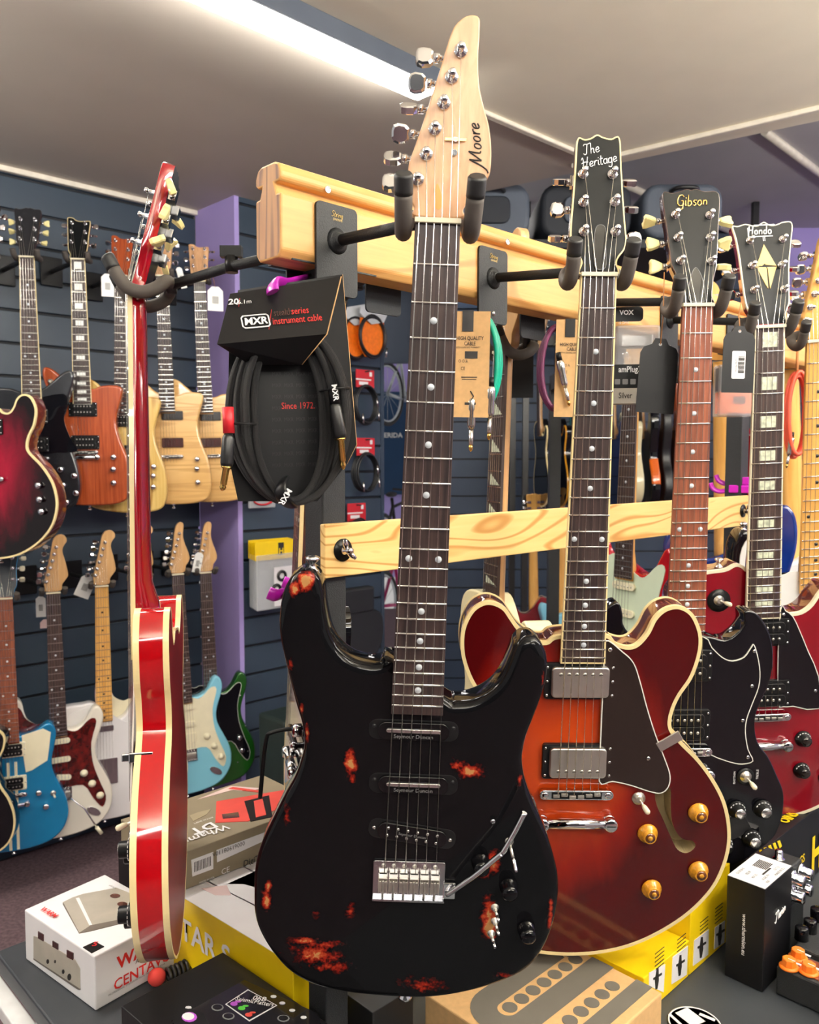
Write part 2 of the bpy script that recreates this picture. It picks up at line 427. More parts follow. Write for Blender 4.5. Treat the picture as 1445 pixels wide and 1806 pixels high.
# ---------------------------------------------------------------- lettering
def text(s, size, o, ex, ey, m, parent=None, shear=0, align='CENTER', name='lettering', wide=1.0, bold=0, M=None):
    cu = bpy.data.curves.new('t', 'FONT'); cu.body = s; cu.size = size; cu.shear = shear; cu.align_x = align; cu.align_y = 'CENTER'
    cu.resolution_u = 2; cu.offset = bold * size
    ob = bpy.data.objects.new('t', cu); COL.objects.link(ob)
    me = bpy.data.meshes.new_from_object(ob.evaluated_get(bpy.context.evaluated_depsgraph_get()))
    bpy.data.objects.remove(ob); bpy.data.curves.remove(cu)
    o = Vector(o); ex = Vector(ex); ey = Vector(ey); nn_ = ex.cross(ey).normalized()
    for v in me.vertices: v.co = o + ex * v.co.x * wide + ey * v.co.y + nn_ * .0005
    me.materials.clear(); me.materials.append(mat(m))
    x = bpy.data.objects.new(name, me); COL.objects.link(x)
    if parent: x.parent = parent
    if M is not None: x.matrix_basis = M
    return x
def ell(cx, cy, rx, ry, a0=0, a1=360, n=10): return [(cx + rx * math.cos(math.radians(a0 + (a1 - a0) * i / n)), cy + ry * math.sin(math.radians(a0 + (a1 - a0) * i / n))) for i in range(n + 1)]
GL = {  # glyph: (advance, strokes)
 'o': (.5, [ell(.22, .25, .17, .24)]), 'e': (.46, [[(.06, .22), (.32, .3), (.32, .45), (.2, .5), (.07, .38), (.06, .15), (.18, .01), (.4, .12)]]),
 'r': (.4, [[(.06, .5), (.1, 0)], [(.09, .28), (.2, .48), (.36, .48)]]), 'h': (.5, [[(.08, 1), (.08, 0)], [(.08, .3), (.22, .48), (.34, .38), (.34, .05), (.44, .05)]]),
 'i': (.24, [[(.08, .5), (.08, .05), (.2, .05)], [(.08, .68), (.1, .74)]]), 't': (.34, [[(.12, .85), (.1, .05), (.26, .03)], [(-.02, .55), (.28, .58)]]),
 'a': (.5, [ell(.2, .24, .16, .23), [(.37, .5), (.37, .05), (.48, .04)]]), 'g': (.5, [ell(.2, .24, .16, .23), [(.37, .5), (.36, -.25), (.2, -.4), (.04, -.28)]]),
 's': (.42, [[(.34, .45), (.18, .5), (.08, .38), (.3, .18), (.2, .01), (.04, .06)]]), 'n': (.5, [[(.07, .5), (.07, 0)], [(.07, .3), (.22, .48), (.36, .38), (.36, 0)]]),
 'b': (.5, [[(.08, 1.0), (.08, .02), (.24, 0), (.38, .2), (.3, .46), (.08, .38)]]), 'd': (.5, [ell(.2, .24, .16, .23), [(.37, .95), (.37, .0)]]),
 'M': (1.25, [[(-.3, -.32), (-.1, -.25), (.12, .1), (.3, .6), (.42, .95)], [(.42, .95), (.44, .5), (.5, .08)], [(.5, .08), (.74, .5), (.98, .95)], [(.98, .95), (.98, .5), (1.02, .12), (1.15, .1)]]),
 'T': (.62, [[(0, .85), (.1, 1), (.35, .95), (.66, 1.02)], [(.36, .96), (.3, .5), (.26, .1), (.1, .0), (0, .15)]]),
 'H': (.8, [[(0, .8), (.12, 1), (.18, .6), (.12, 0), (0, -.05)], [(.6, 1), (.52, .5), (.5, .02), (.64, .05)], [(.0, .45), (.3, .55), (.62, .5)]]),
 'G': (.72, [[(.6, .8), (.45, 1), (.2, .95), (.05, .6), (.08, .2), (.3, 0), (.52, .1), (.55, .45), (.35, .45)], [(.55, .45), (.52, -.2), (.35, -.35)]]),
 'X': (.62, [[(.08, 1), (.02, 0)], [(.5, 1), (.44, 0)], [(.04, .5), (.48, .52)]]),
 'S': (.6, [[(.5, .85), (.35, 1), (.15, .92), (.1, .7), (.4, .45), (.45, .2), (.25, 0), (.02, .12)]]), ' ': (.3, [])}
def script(s, size, o, ex, ey, m, parent, r=.0004, name='lettering', slant=.18, tight=1.0):
    mb = MB(); o = Vector(o); ex = Vector(ex); ey = Vector(ey); x = 0
    for ch in s:
        adv, st = GL[ch]
        for l in st:
            p = smooth([(a, b) for a, b in l], 3, False)
            mb.tube([o + ex * (x + q.x + q.y * slant) * size + ey * q.y * size for q in p], r, 5)
        x += adv * tight
    return mb.build(name, m, parent)
# ================================================================= guitars
STRAT = mm([(-28,-432),(-60,-436),(-86,-415),(-98,-385),(-104,-352),(-118,-336),(-134,-338),(-147,-360),(-152,-395),(-148,-440),(-134,-490),(-121,-530),(-119,-570),(-130,-610),(-150,-650),(-162,-700),(-160,-745),(-135,-785),(-90,-808),(-20,-816),(60,-810),(118,-790),(152,-750),(162,-705),(156,-660),(137,-615),(119,-575),(113,-540),(119,-505),(133,-465),(141,-430),(136,-405),(124,-392),(110,-395),(97,-415),(82,-440),(58,-455),(28,-455)])
TELE = mm([(-28,-402),(-70,-399),(-120,-402),(-148,-420),(-156,-460),(-148,-500),(-130,-540),(-122,-570),(-130,-610),(-152,-660),(-161,-710),(-153,-760),(-120,-798),(-50,-810),(50,-810),(120,-798),(153,-760),(161,-710),(152,-660),(130,-610),(115,-575),(118,-540),(130,-500),(135,-465),(125,-430),(105,-415),(88,-425),(72,-450),(50,-465),(28,-465)])
SINGLE = mm([(-28,-376),(-60,-380),(-100,-385),(-134,-402),(-146,-432),(-138,-475),(-120,-515),(-113,-550),(-125,-590),(-148,-630),(-165,-680),(-163,-730),(-142,-775),(-97,-805),(-35,-820),(35,-820),(97,-805),(142,-775),(163,-730),(165,-680),(150,-630),(127,-590),(115,-550),(118,-515),(137,-475),(142,-440),(130,-418),(112,-412),(97,-424),(80,-448),(58,-458),(28,-448)])
SEMI = mm([(-29,-428),(-44,-436),(-61,-432),(-76,-420),(-87,-405),(-96,-393),(-110,-386),(-124,-387),(-138,-398),(-148,-422),(-148,-452),(-139,-481),(-126,-505),(-119,-524),(-118,-542),(-124,-557),(-136,-570),(-155,-589),(-174,-614),(-190,-643),(-199,-675),(-201,-706),(-195,-738),(-182,-768),(-158,-798),(-126,-824),(-86,-846),(-45,-858),(0,-862),(45,-858),(86,-846),(126,-824),(158,-798),(182,-768),(195,-738),(201,-706),(199,-675),(190,-643),(174,-614),(155,-589),(134,-568),(122,-555),(116,-542),(118,-524),(125,-505),(139,-481),(147,-453),(148,-429),(141,-408),(131,-395),(116,-389),(100,-393),(88,-405),(80,-423),(69,-437),(58,-441),(43,-437),(28,-426)])
OFFSET = mm([(-28,-404),(-60,-380),(-92,-352),(-116,-345),(-124,-362),(-118,-395),(-100,-450),(-86,-500),(-92,-540),(-112,-600),(-128,-660),(-134,-710),(-126,-755),(-100,-782),(-40,-796),(30,-800),(90,-796),(126,-782),(140,-750),(142,-700),(134,-640),(116,-590),(104,-545),(102,-510),(112,-470),(124,-425),(120,-408),(96,-402),(60,-404),(28,-414)])
HORNED = mm([(-32,-462),(-60,-468),(-78,-457),(-87,-443),(-88,-430),(-92,-415),(-100,-412),(-115,-424),(-128,-452),(-136,-477),(-137,-510),(-128,-545),(-114,-585),(-113,-610),(-122,-640),(-146,-680),(-160,-720),(-156,-760),(-140,-790),(-100,-815),(-50,-826),(0,-828),(50,-824),(100,-808),(140,-777),(152,-756),(157,-730),(156,-700),(144,-671),(131,-645),(116,-625),(110,-604),(110,-581),(116,-562),(127,-533),(131,-505),(129,-477),(121,-452),(107,-432),(95,-425),(86,-428),(87,-443),(78,-457),(60,-468),(32,-462)])
def flip(p): return [(-x, z) for x, z in p][::-1]
HS_MOORE = mm([(-21,2),(-22,9),(-26,18),(-29,43),(-23,64),(-17,83),(-8,113),(-2,134),(3,152),(7,163),(12,169),(18,173),(24,174),(29,172),(30,165),(30,152),(30,138),(31,125),(33,112),(38,96),(43,81),(46,61),(46,45),(44,38),(37,34),(30,23),(23,10),(21,2)])
HS_HERIT = mm([(-20,-2),(-19,12),(-22,20),(-28,28),(-31,40),(-31,55),(-28,88),(-25,125),(-22,160),(-13,160),(-6,162),(1,166),(8,163),(17,161),(27,162),(28.5,125),(30,88),(32,53),(33,40),(30,28),(24,20),(21,12),(21,-2)])
HS_OPEN = mm([(-21,-1),(-21,12),(-26,38),(-32,55),(-34,76),(-37,113),(-40,158),(-26,159),(-14,162),(-6,165),(0,163),(6,165),(18,161),(38,157),(35,112),(32,76),(29,52),(24,32),(21,12),(21,-1)])
HS_HONDO = mm([(-21,-1),(-22,12),(-32,32),(-35,67),(-37,108),(-40,139),(-44,160),(-36,160),(-24,163),(-12,160),(-4,160),(5,165),(14,160),(24,160),(36,164),(49,161),(45,132),(39,97),(36,63),(34,36),(27,18),(23,-1)])
HS_FEND = mm([(-21,2),(-24,14),(-26,24),(-22,45),(-14,80),(-6,115),(0,145),(5,168),(16,182),(32,185),(44,176),(46,162),(38,150),(33,138),(33,124),(40,95),(46,62),(46,48),(38,36),(28,22),(22,2)])
HS_FEND2 = mm([(-21,2),(-24,14),(-26,24),(-22,45),(-14,80),(-8,115),(-3,145),(2,168),(12,182),(24,184),(31,174),(28,150),(27,130),(32,105),(42,75),(46,54),(42,40),(32,26),(22,2)])
HS_BOXY = mm([(-21,-1),(-24,15),(-30,30),(-32,60),(-35,130),(-33,143),(-18,143),(-8,135),(6,132),(30,134),(36,128),(32,80),(29,40),(24,15),(21,-1)])
HS_BLUE = mm([(-21,-1),(-28,25),(-34,40),(-33,90),(-38,140),(-20,150),(0,144),(20,150),(38,140),(33,90),(34,40),(28,25),(21,-1)])
P33 = [(-21,57),(-21,92),(-21,124),(21,57),(21,92),(21,124)]
P6 = [(-19,34),(-13,56),(-6,78),(1,100),(7,122),(14,144)]

def tuner(hs, x, z, side, d, style, T, back, spin=0.0, detail=True, y0=0.0):
    """post and bushing on the face, gear box behind, button at the side (side: -1 left, 1 right; d: reach in metres)"""
    mb = MB(); n = 14 if detail else 8
    mb.lathe([(.0062, 0), (.0062, .0012), (.0052, .002), (.0032, .0024), (.0032, .008), (.0022, .0088), (.0022, .0105), (.0034, .0112), (.0034, .014), (.002, .015), (.0001, .015)] if style != 'bare' else
             [(.0055, 0), (.0055, .001), (.003, .0014), (.003, .011), (.0034, .0115), (.0034, .0145), (.0005, .015)], (x, y0, z), (0, -1, 0), n)
    by = y0 + back + .005
    mb.box((x + side * .003, by, z), (.017, .009, .013 if style != 'open' else .012))
    ex = x + side * d
    mb.cyl((x, by, z), (ex - side * .004, by, z), .0027, 8)
    mb.cyl((ex - side * .006, by, z), (ex - side * .001, by, z), .0042, 10, 0)
    cs, sn = math.cos(spin), math.sin(spin)
    if style == 'key':
        o = [(0, .004), (.004, .0062), (.011, .0092), (.016, .0098), (.0175, .006), (.0165, .003)]
        o = o + [(a, -b) for a, b in o[::-1]]; th = .0042
    else:
        o = [(0, .005), (.003, .0078), (.010, .0088), (.0145, .007), (.016, .003)]
        o = o + [(a, -b) for a, b in o[::-1]]; th = .0038
    vs = []; N = len(o)
    for s in (-1, -.72, .72, 1):
        k = 1.0 if abs(s) < .9 else .78
        for a, b in o:
            aa = a if k == 1 else .008 + (a - .008) * k; bb = b * k
            vs.append((ex + side * aa, by + (th * s) * cs - bb * sn, z + bb * cs + (th * s) * sn))
    fs = [(j * N + i, j * N + (i + 1) % N, (j + 1) * N + (i + 1) % N, (j + 1) * N + i) for j in range(3) for i in range(N)] + [list(range(N)), list(range(3 * N, 4 * N))]
    mb.add(vs, fs, 1, False)
    return mb.build('tuner', ['chrome', {'key': 'pearl_button', 'chrome': 'chrome', 'bare': 'chrome', 'white': 'ivory', 'open': 'pearl_button'}[style]], hs, M=T)

def pickup(par, kind, x, z, y, w=0, rot=0, rc='black_plastic'):
    R = Matrix.Translation(Vector((x, y, z))) @ Matrix.Rotation(-rot, 4, 'Y')
    if kind in ('cover', 'coverlow', 'open', 'openring'):
        ring = MB().prism(rrect(.088, .046, .004), -.006, .001).build('pickup', rc, par, bevel=.0008, M=R)
        for sx in (-1, 1):
            for sz in (-1, 0, 1): MB().lathe([(.0019, 0), (.0017, .0008), (.0001, .001)], (sx * .0405, -.006, sz * .018), (0, -1, 0), 8).build('screw', 'chrome', ring)
        if kind[:5] == 'cover':
            c = MB().prism(rrect(.071, .039, .005, 5), -.0115, -.005, r=.0016).build('pickup_cover', 'nickel', ring)
            zz = -.0105 if kind == 'coverlow' else .0105
            for i in range(6):
                px = (i - 2.5) * .0098; s = MB()
                s.lathe([(.0025, 0), (.0025, .0006), (.0016, .0010), (.0001, .001)], (px, -.0115, zz), (0, -1, 0), 10)
                s.box((px, -.0126, zz), (.0046, .0003, .0007), 1)
                s.build('pole_screw', ['nickel', 'black_plastic'], ring)
        else:
            c = MB().prism(rrect(.069, .0175, .006, 5), -.0115, -.005, r=.001)
            for v in range(len(c.v)): c.v[v] = (c.v[v][0], c.v[v][1], c.v[v][2] + .0095)
            k = len(c.v); c.prism(rrect(.069, .0175, .006, 5), -.0115, -.005, r=.001)
            for v in range(k, len(c.v)): c.v[v] = (c.v[v][0], c.v[v][1], c.v[v][2] - .0095)
            c.build('coils', 'black_plastic', ring)
            for i in range(6):
                for zz in (-.0095, .0095): MB().lathe([(.0022, 0), (.0022, .0004), (.0001, .0006)], ((i - 2.5) * .0098, -.0116, zz), (0, -1, 0), 8).build('pole_screw', 'nickel', ring)
        return ring
    if kind == 'rail':      # black single coil with ears and a steel blade
        c = MB().prism(rrect(.092, .022, .009, 5), -.0006, .001).build('pickup', 'black_plastic', par, bevel=.0004, M=R)
        MB().prism(rrect(.073, .019, .0085, 5), -.004, 0, r=.001).build('pickup_cover', 'knob_glass', c)
        MB().prism(rrect(.056, .0042, .002, 3, (0, .001)), -.0058, -.003, r=.0006).build('blade', 'steel', c)
        for sx in (-1, 1):
            MB().lathe([(.0022, 0), (.0018, .0009), (.0001, .001)], (sx * .0405, -.0006, .004), (0, -1, 0), 8).build('screw', 'black_satin', c)
        text('Seymour Duncan', .0058, (0, -.0042, -.0052), (1, 0, 0), (0, 0, 1), 'grey_print', c)
        return c
    if kind == 'slant':     # slanted single coil with two rows of poles
        c = MB().prism(rrect(.092, .022, .009, 5), -.0006, .001).build('pickup', 'black_plastic', par, bevel=.0004, M=R)
        MB().prism(rrect(.073, .019, .0085, 5), -.004, 0, r=.001).build('pickup_cover', 'knob_glass', c)
        for i in range(6):
            for zz in (-.0042, .0042): MB().lathe([(.0016, 0), (.0016, .0006), (.0001, .0008)], ((i - 2.5) * .0104, -.004, zz), (0, -1, 0), 8).build('pole_piece', 'steel', c)
        for sx in (-1, 1): MB().lathe([(.0022, 0), (.0018, .0009), (.0001, .001)], (sx * .0405, -.0006, 0), (0, -1, 0), 8).build('screw', 'steel', c)
        text('Seymour Duncan', .0042, (0, -.0042, .0), (1, 0, 0), (0, 0, 1), 'grey_print', c)
        return c
    if kind in ('single', 'singleblack'):
        m0 = 'parchment' if kind == 'single' else 'black_plastic'
        c = MB().prism(rrect(.070, .018, .0088, 5), -.006, .001, r=.001).build('pickup', m0, par, M=R)
        for i in range(6): MB().lathe([(.002, 0), (.002, .0006), (.0001, .0007)], ((i - 2.5) * .0102, -.006, 0), (0, -1, 0), 8).build('pole_piece', 'nickel', c)
        return c
    if kind == 'mini':
        c = MB().prism(rrect(.07, .03, .003), -.006, .001, r=.001).build('pickup', 'photo_grey_dark', par, M=R)
        MB().prism(rrect(.058, .014, .003, 3, (0, .0)), -.007, -.005).build('pickup_cover', 'nickel', c)
        return c

def knob(par, kind, x, z, y):
    o = (x, y, z); ax = (0, -1, 0)
    if kind == 'hat':
        k = MB().lathe([(.0128, 0), (.0132, .001), (.0118, .004), (.0088, .0062), (.0082, .012), (.0074, .0128), (.0068, .0126)], o, ax, 24)
        k.lathe([(.0064, .0124), (.0062, .0130), (.0001, .0130)], o, ax, 24, 1); k.lathe([(.0032, .0124), (.0028, .0137), (.0001, .0137)], o, ax, 12, 0)
        return k.build('knob', ['amber', 'amber_dark'], par)
    if kind in ('top', 'dial'):
        k = MB().lathe([(.0138, 0), (.0132, .002), (.0092, .006), (.009, .014), (.0082, .0148)], o, ax, 24)
        k.lathe([(.0078, .0147), (.0076, .0152), (.0001, .0152)], o, ax, 20, 1)
        kk = k.build('knob', ['black_plastic', 'steel' if kind == 'top' else 'smoke_plastic'], par)
        d = MB()
        for i in range(11):
            a = math.radians(150 - i * 24); d.box((x + .0112 * math.cos(a), y - .0045, z + .0112 * math.sin(a)), (.0012, .0006, .0026), 0, Matrix.Rotation(-a, 3, 'Y'))
        d.build('numerals', 'white_print', kk); return kk
    if kind == 'glass':
        k = MB().lathe([(.0098, 0), (.0098, .002), (.0088, .0028), (.0085, .0125), (.0078, .0150), (.005, .0168), (.0001, .0172)], o, ax, 24)
        return k.build('knob', 'knob_glass', par)
    if kind == 'dome':
        return MB().lathe([(.0095, 0), (.0095, .01), (.008, .0125), (.004, .0137), (.0001, .014)], o, ax, 14).build('knob', 'chrome', par)
    m0 = {'cream': 'parchment', 'black': 'black_plastic'}[kind]
    return MB().lathe([(.0125, 0), (.012, .003), (.0085, .005), (.0078, .011), (.0001, .0118)], o, ax, 16).build('knob', m0, par)

def toggle(par, x, z, y, dx=.3, dz=-.3, tip='ivory', L=.022, ring=None, sz=1.0):
    k = MB()
    if ring: k.lathe([(ring, 0), (ring, .0006), (.006, .0006)], (x, y, z), (0, -1, 0), 24, 2)
    k.lathe([(.0085 * sz, 0), (.0085 * sz, .0015 * sz), (.006 * sz, .0016 * sz), (.006 * sz, .004 * sz), (.0045 * sz, .0045 * sz), (.0045 * sz, .006)], (x, y, z), (0, -1, 0), 14)
    d = Vector((dx, -1, dz)).normalized(); a = Vector((x, y - .004, z))
    k.tube([a, a + d * L * .5], .0016, 8)
    k.tube([a + d * L * .4, a + d * L * .6, a + d * L * .9, a + d * L], [.0022 * sz, .0034 * sz, .0036 * sz, .002 * sz], 10, 1)
    return k.build('toggle_switch', ['nickel', tip, 'black_plastic'], par)

def guitar(name, label, cat, M, s, group=None):
    g = thing(name, label, cat, M, group)
    D = s.get('detail', 0); L = s['scale']; fh = s.get('fh', .011); nf = s.get('frets', 22)
    fz = lambda n: -L * (1 - 2 ** (-n / 12))
    w0, w1 = s.get('w0', .042), s.get('w1', .054); ze = s.get('fb_end', fz(nf) - .006)
    hw = lambda z: (w0 + (w1 - w0) * min(z / ze, 1.02)) / 2
    fbm = s.get('fb', 'rosewood'); nm = s.get('neck', 'maple')
    # body
    out = smooth([Vector(p) for p in s['body']], 5); th = s.get('thick', .045); r = s.get('round', .006)
    bm_ = s['paint']; sm = s.get('side', bm_)
    mb = MB(); n = len(out); K = 5
    rings = [(inset(out, r * (1 - math.sin(k / K * PI / 2))), fh + r * (1 - math.cos(k / K * PI / 2))) for k in range(K + 1)]
    rings += [(inset(out, r * (1 - math.cos(k / K * PI / 2))), fh + th - r + r * math.sin(k / K * PI / 2)) for k in range(K + 1)]
    if s.get('arch'):     # carved centre behind the edge
        pass
    vs = [(q[0], y, q[1]) for ring, y in rings for q in ring]
    R = len(rings)
    mb.add(vs, [(j * n + i, j * n + (i + 1) % n, (j + 1) * n + (i + 1) % n, (j + 1) * n + i) for j in range(R - 1) for i in range(n)], 1, True)
    if r > .004:
        for i in range(n * K): mb.m[i] = 0
    hole = s.get('hole')
    k0 = len(mb.v) - len(vs)
    if hole:
        polys = [[Vector((q[0], q[1], 0)) for q in rings[0][0]]] + [[Vector((a, b, 0)) for a, b in h] for h in hole]
        flat = [p for po in polys for p in po]
        mb.add([(p.x, fh, p.y) for p in flat], geometry.tessellate_polygon(polys), 0)
        for h in hole:
            m_ = len(h); mb.add([(a, fh, b) for a, b in h] + [(a, fh + .03, b) for a, b in h], [(i, (i + 1) % m_, m_ + (i + 1) % m_, m_ + i) for i in range(m_)] + [list(range(m_, 2 * m_))], 2)
    else: mb.f.append(list(range(n))[::-1]); mb.m.append(0); mb.s.append(False)
    mb.f.append(list(range(k0 + (R - 1) * n, k0 + R * n))); mb.m.append(3); mb.s.append(False)
    body = mb.build('body', [bm_, sm, 'wood_gap', s.get('backm', sm)], g)
    if s.get('bind'):
        b = MB().ring([(q[0], q[1]) for q in inset(out, -.0004)], s.get('bw', .0035), fh - .0004, fh + .0065)
        b.build('binding', s['bind'], body)
        if s.get('bindback'):
            b = MB().ring([(q[0], q[1]) for q in inset(out, -.0004)], .003, fh + th - .0062, fh + th + .0004)
            b.build('binding', s['bind'], body)
    if s.get('button', True):
        sb = s.get('horn'); bz = min(p.y for p in out)
        bx = [p.x for p in out if p.y == bz][0]
        for q, d in (((bx * .2, fh + th / 2, bz), (0, 0, -1)),) + (((sb, ((0, 0, 1))),) if sb else ()):
            MB().lathe([(.0075, 0), (.006, .002), (.0035, .004), (.0032, .008), (.007, .012), (.0078, .014), (.004, .016), (.0001, .0162)], (q[0], q[1] if len(q) > 2 else fh + th / 2, q[-1]), d, 14).build('strap_button', 'chrome', g)
    # neck
    zb = s.get('heel', ze - .004); st = []
    prof = [(1, .004), (1, .006), (.92, .011), (.68, .0165), (.36, .0195), (0, .0205), (-.36, .0195), (-.68, .0165), (-.92, .011), (-1, .006), (-1, .004)]
    zs = [.002 if s.get('flat_hs') else .006] + [zb * t for t in (.05, .2, .4, .6, .78, .86, .92, 1.0)]
    nb = MB(); vs = []
    for i, z in enumerate(zs):
        dep = 1 + .12 * min(max(-z / .35, 0), 1)
        if i >= 6: dep = {6: 1.2, 7: 1.7, 8: 1.9}[i] if s.get('heelblock', 1) else dep
        vs += [(px * hw(min(z, 0)) * .99, .004 + (py - .004) * dep, z) for px, py in prof]
    m_ = len(prof)
    nb.add(vs, [(i * m_ + k, i * m_ + (k + 1) % m_, (i + 1) * m_ + (k + 1) % m_, (i + 1) * m_ + k) for i in range(len(zs) - 1) for k in range(m_)], 0, True)
    nb.f += [list(range(m_)), list(range(len(vs) - m_, len(vs)))]; nb.m += [0, 0]; nb.s += [False, False]
    neck = nb.build('neck', nm, g)
    fb = MB().prism([(-hw(0), 0), (hw(0), 0), (hw(ze), ze), (-hw(ze), ze)], 0, .0052).build('fretboard', fbm, g, bevel=.0005)
    if s.get('fb_bind'):
        t = .0016; p = [(-hw(0) - .0002, 0), (hw(0) + .0002, 0), (hw(ze) + .0002, ze - .0016), (-hw(ze) - .0002, ze - .0016)]
        q = [(-hw(0) + t, .0), (hw(0) - t, .0), (hw(ze) - t, ze), (-hw(ze) + t, ze)]
        b = MB()
        for i in (1, 2, 3):
            a, c, d, e = p[i], p[(i + 1) % 4], q[(i + 1) % 4], q[i]
            b.prism([a, c, d, e], -.0002, .0054)
        b.build('binding', s['fb_bind'], fb)
    if D:
        for i in range(1, nf + 1):
            h = hw(fz(i)) - .0004
            MB().tube([(-h, -.0002, fz(i)), (h, -.0002, fz(i))], .0012, 6).build('fret', s.get('fretm', 'string'), fb)
    elif not s.get('plain'):
        for i in range(1, nf + 1): MB().box((0, -.0002, fz(i)), (2 * hw(fz(i)) - .001, .0014, .0018)).build('fret', 'string', fb)
    im = s.get('inlaym', 'dot'); il = s.get('inlay', 'dot'); acc = []
    for i in (3, 5, 7, 9, 12, 15, 17, 19, 21) if il != 'block' else (1, 3, 5, 7, 9, 12, 15, 17, 19, 21):
        if i > nf: continue
        z = (fz(i) + fz(i - 1)) / 2; h = abs(fz(i) - fz(i - 1))
        if il == 'dot':
            off = s.get('dotx', .0145) if i == 12 else 0
            for x in ((-off, off) if i == 12 else (0,)):
                acc.append(lambda mb_, x=x, z=z: mb_.lathe([(.0033, 0), (.0033, .0004), (.0001, .0004)], (x, 0, z), (0, -1, 0), 14))
        elif il == 'block':
            acc.append(lambda mb_, z=z, h=h: mb_.box((0, 0, z), (hw(z) * 1.0, .0008, h * .64)))
        elif il == 'tri':
            acc.append(lambda mb_, z=z, h=h: mb_.prism([(-hw(z) * .8, z - h * .38), (hw(z) * .8, z - h * .38), (-hw(z) * .8, z + h * .38)], -.0004, .001))
    if not s.get('plain'):
        for a in acc: a(MB()).build('inlay', im, fb)
    MB().box((0, -.0005, .0022), (w0 + .001, .0085, .0046)).build('nut', 'bone', neck, bevel=.0006)
    # headstock
    tilt = 0 if s.get('flat_hs') else math.radians(s.get('tilt', 14)); hy = .0065 if s.get('flat_hs') else .004
    T = Matrix.Translation(Vector((0, 0, .005))) @ Matrix.Rotation(-tilt, 4, 'X')
    ht = s.get('ht', .0145); ho = smooth([Vector(p) for p in s['head']], 4)
    hb = MB().prism(ho, hy, hy + ht, 0, side=1, r=.0012).build('headstock', [s.get('face', nm), s.get('headside', nm)], g, M=T)
    if s.get('headbind'):
        MB().ring([(q[0], q[1]) for q in inset(ho, -.0003)], .0016, hy - .0003, hy + .004).build('binding', s['headbind'], hb)
    for x in s.get('posts', P33 if s.get('tilt', 14) and not s.get('flat_hs') else P6): pass
    posts = s.get('posts') or (P6 if s.get('flat_hs') else P33); tops = []
    for i, (x, z) in enumerate(posts):
        sd = -1 if (s.get('flat_hs') or x < 0) else 1
        edge = max(abs(p.x) for p in ho if abs(p.y - z / 1000) < .012 and p.x * sd > 0) if any(abs(p.y - z / 1000) < .012 and p.x * sd > 0 for p in ho) else abs(x) / 1000 + .01
        if s.get('flat_hs'):
            xs = [p.x for p in ho if abs(p.y - z / 1000) < .012]; edge = abs(min(xs) - x / 1000) if xs else .012
            d = edge + .008
        else: d = edge - abs(x) / 1000 + .006
        tuner(hb, x / 1000, z / 1000, sd, d, s.get('tuners', 'chrome'), Matrix(), ht, random.uniform(-1.2, 1.2) if s.get('spin', 1) else 0, D, hy)
        tops.append(T @ Vector((x / 1000, hy - .009, z / 1000)))
    # strings
    ss = s.get('sw', .0515) / 2; by = s.get('sy', -.003)
    order = posts
    idx = list(range(6)) if s.get('flat_hs') else [0, 1, 2, 5, 4, 3]
    b = MB(); guides = s.get('tree')
    for i in range(6):
        xn = (-w0 / 2 + .0035) + i * (w0 - .007) / 5; xb = -ss + i * 2 * ss / 5 + s.get('bx', 0)
        path = [(xb, by, -L - .002), (xn, -.0028, .001), (xn, -.0022, .004)]
        e = tops[idx[i]]
        if guides and i >= 4: path.append((guides[0] / 1000 + (i - 4.5) * .006, hy - .006, guides[1] / 1000))
        path.append((e.x, e.y, e.z))
        rr = (.00062, .00055, .0005, .0004, .00034, .0003)[i] * (1 if D else 1.2)
        if not s.get('plain'): MB().tube(path, rr, 6 if D else 4).build('string', 'string', g)
    for f in s.get('hw', []): f(g, fh, L)
    return g

# hardware closures; millimetres in the guitar's own frame
def H_guard(poly, m, y=.0018, edge='bevel_white', ew=.0013, raise_=0.0, name='pickguard', sm_=4):
    def f(g, fh, L):
        p = smooth([Vector((a / 1000, b / 1000)) for a, b in poly], sm_) if sm_ else [Vector((a / 1000, b / 1000)) for a, b in poly]
        o = MB().prism(p, fh - y - raise_, fh - raise_ + (.001 if not raise_ else .0)).build(name, m, g)
        if edge: MB().ring([(q[0], q[1]) for q in inset(p, -.0002)], ew, fh - y - raise_ - .0002, fh - raise_ - .0002).build('bevel', edge, o)
    return f
def H_pu(kind, x, z, rot=0, up=0, rc='black_plastic'): return lambda g, fh, L: pickup(g, kind, x / 1000, z / 1000, fh - up, 0, math.radians(rot), rc)
def H_knob(kind, *xz): return lambda g, fh, L: [knob(g, kind, x / 1000, z / 1000, fh - .0015) for x, z in xz]
def H_toggle(x, z, dx=.3, dz=-.3, **k): return lambda g, fh, L: toggle(g, x / 1000, z / 1000, fh - .0015, dx, dz, **k)
def H_screws(*xz, y=.0035, m='chrome'):
    def f(g, fh, L):
        for x, z in xz:
            b = MB().lathe([(.0028, 0), (.0024, .0009), (.0001, .0011)], (x / 1000, fh - y, z / 1000), (0, -1, 0), 10); b.box((x / 1000, fh - y - .001, z / 1000), (.0034, .0004, .0006), 1); b.build('screw', [m, 'black_plastic'], g)
    return f
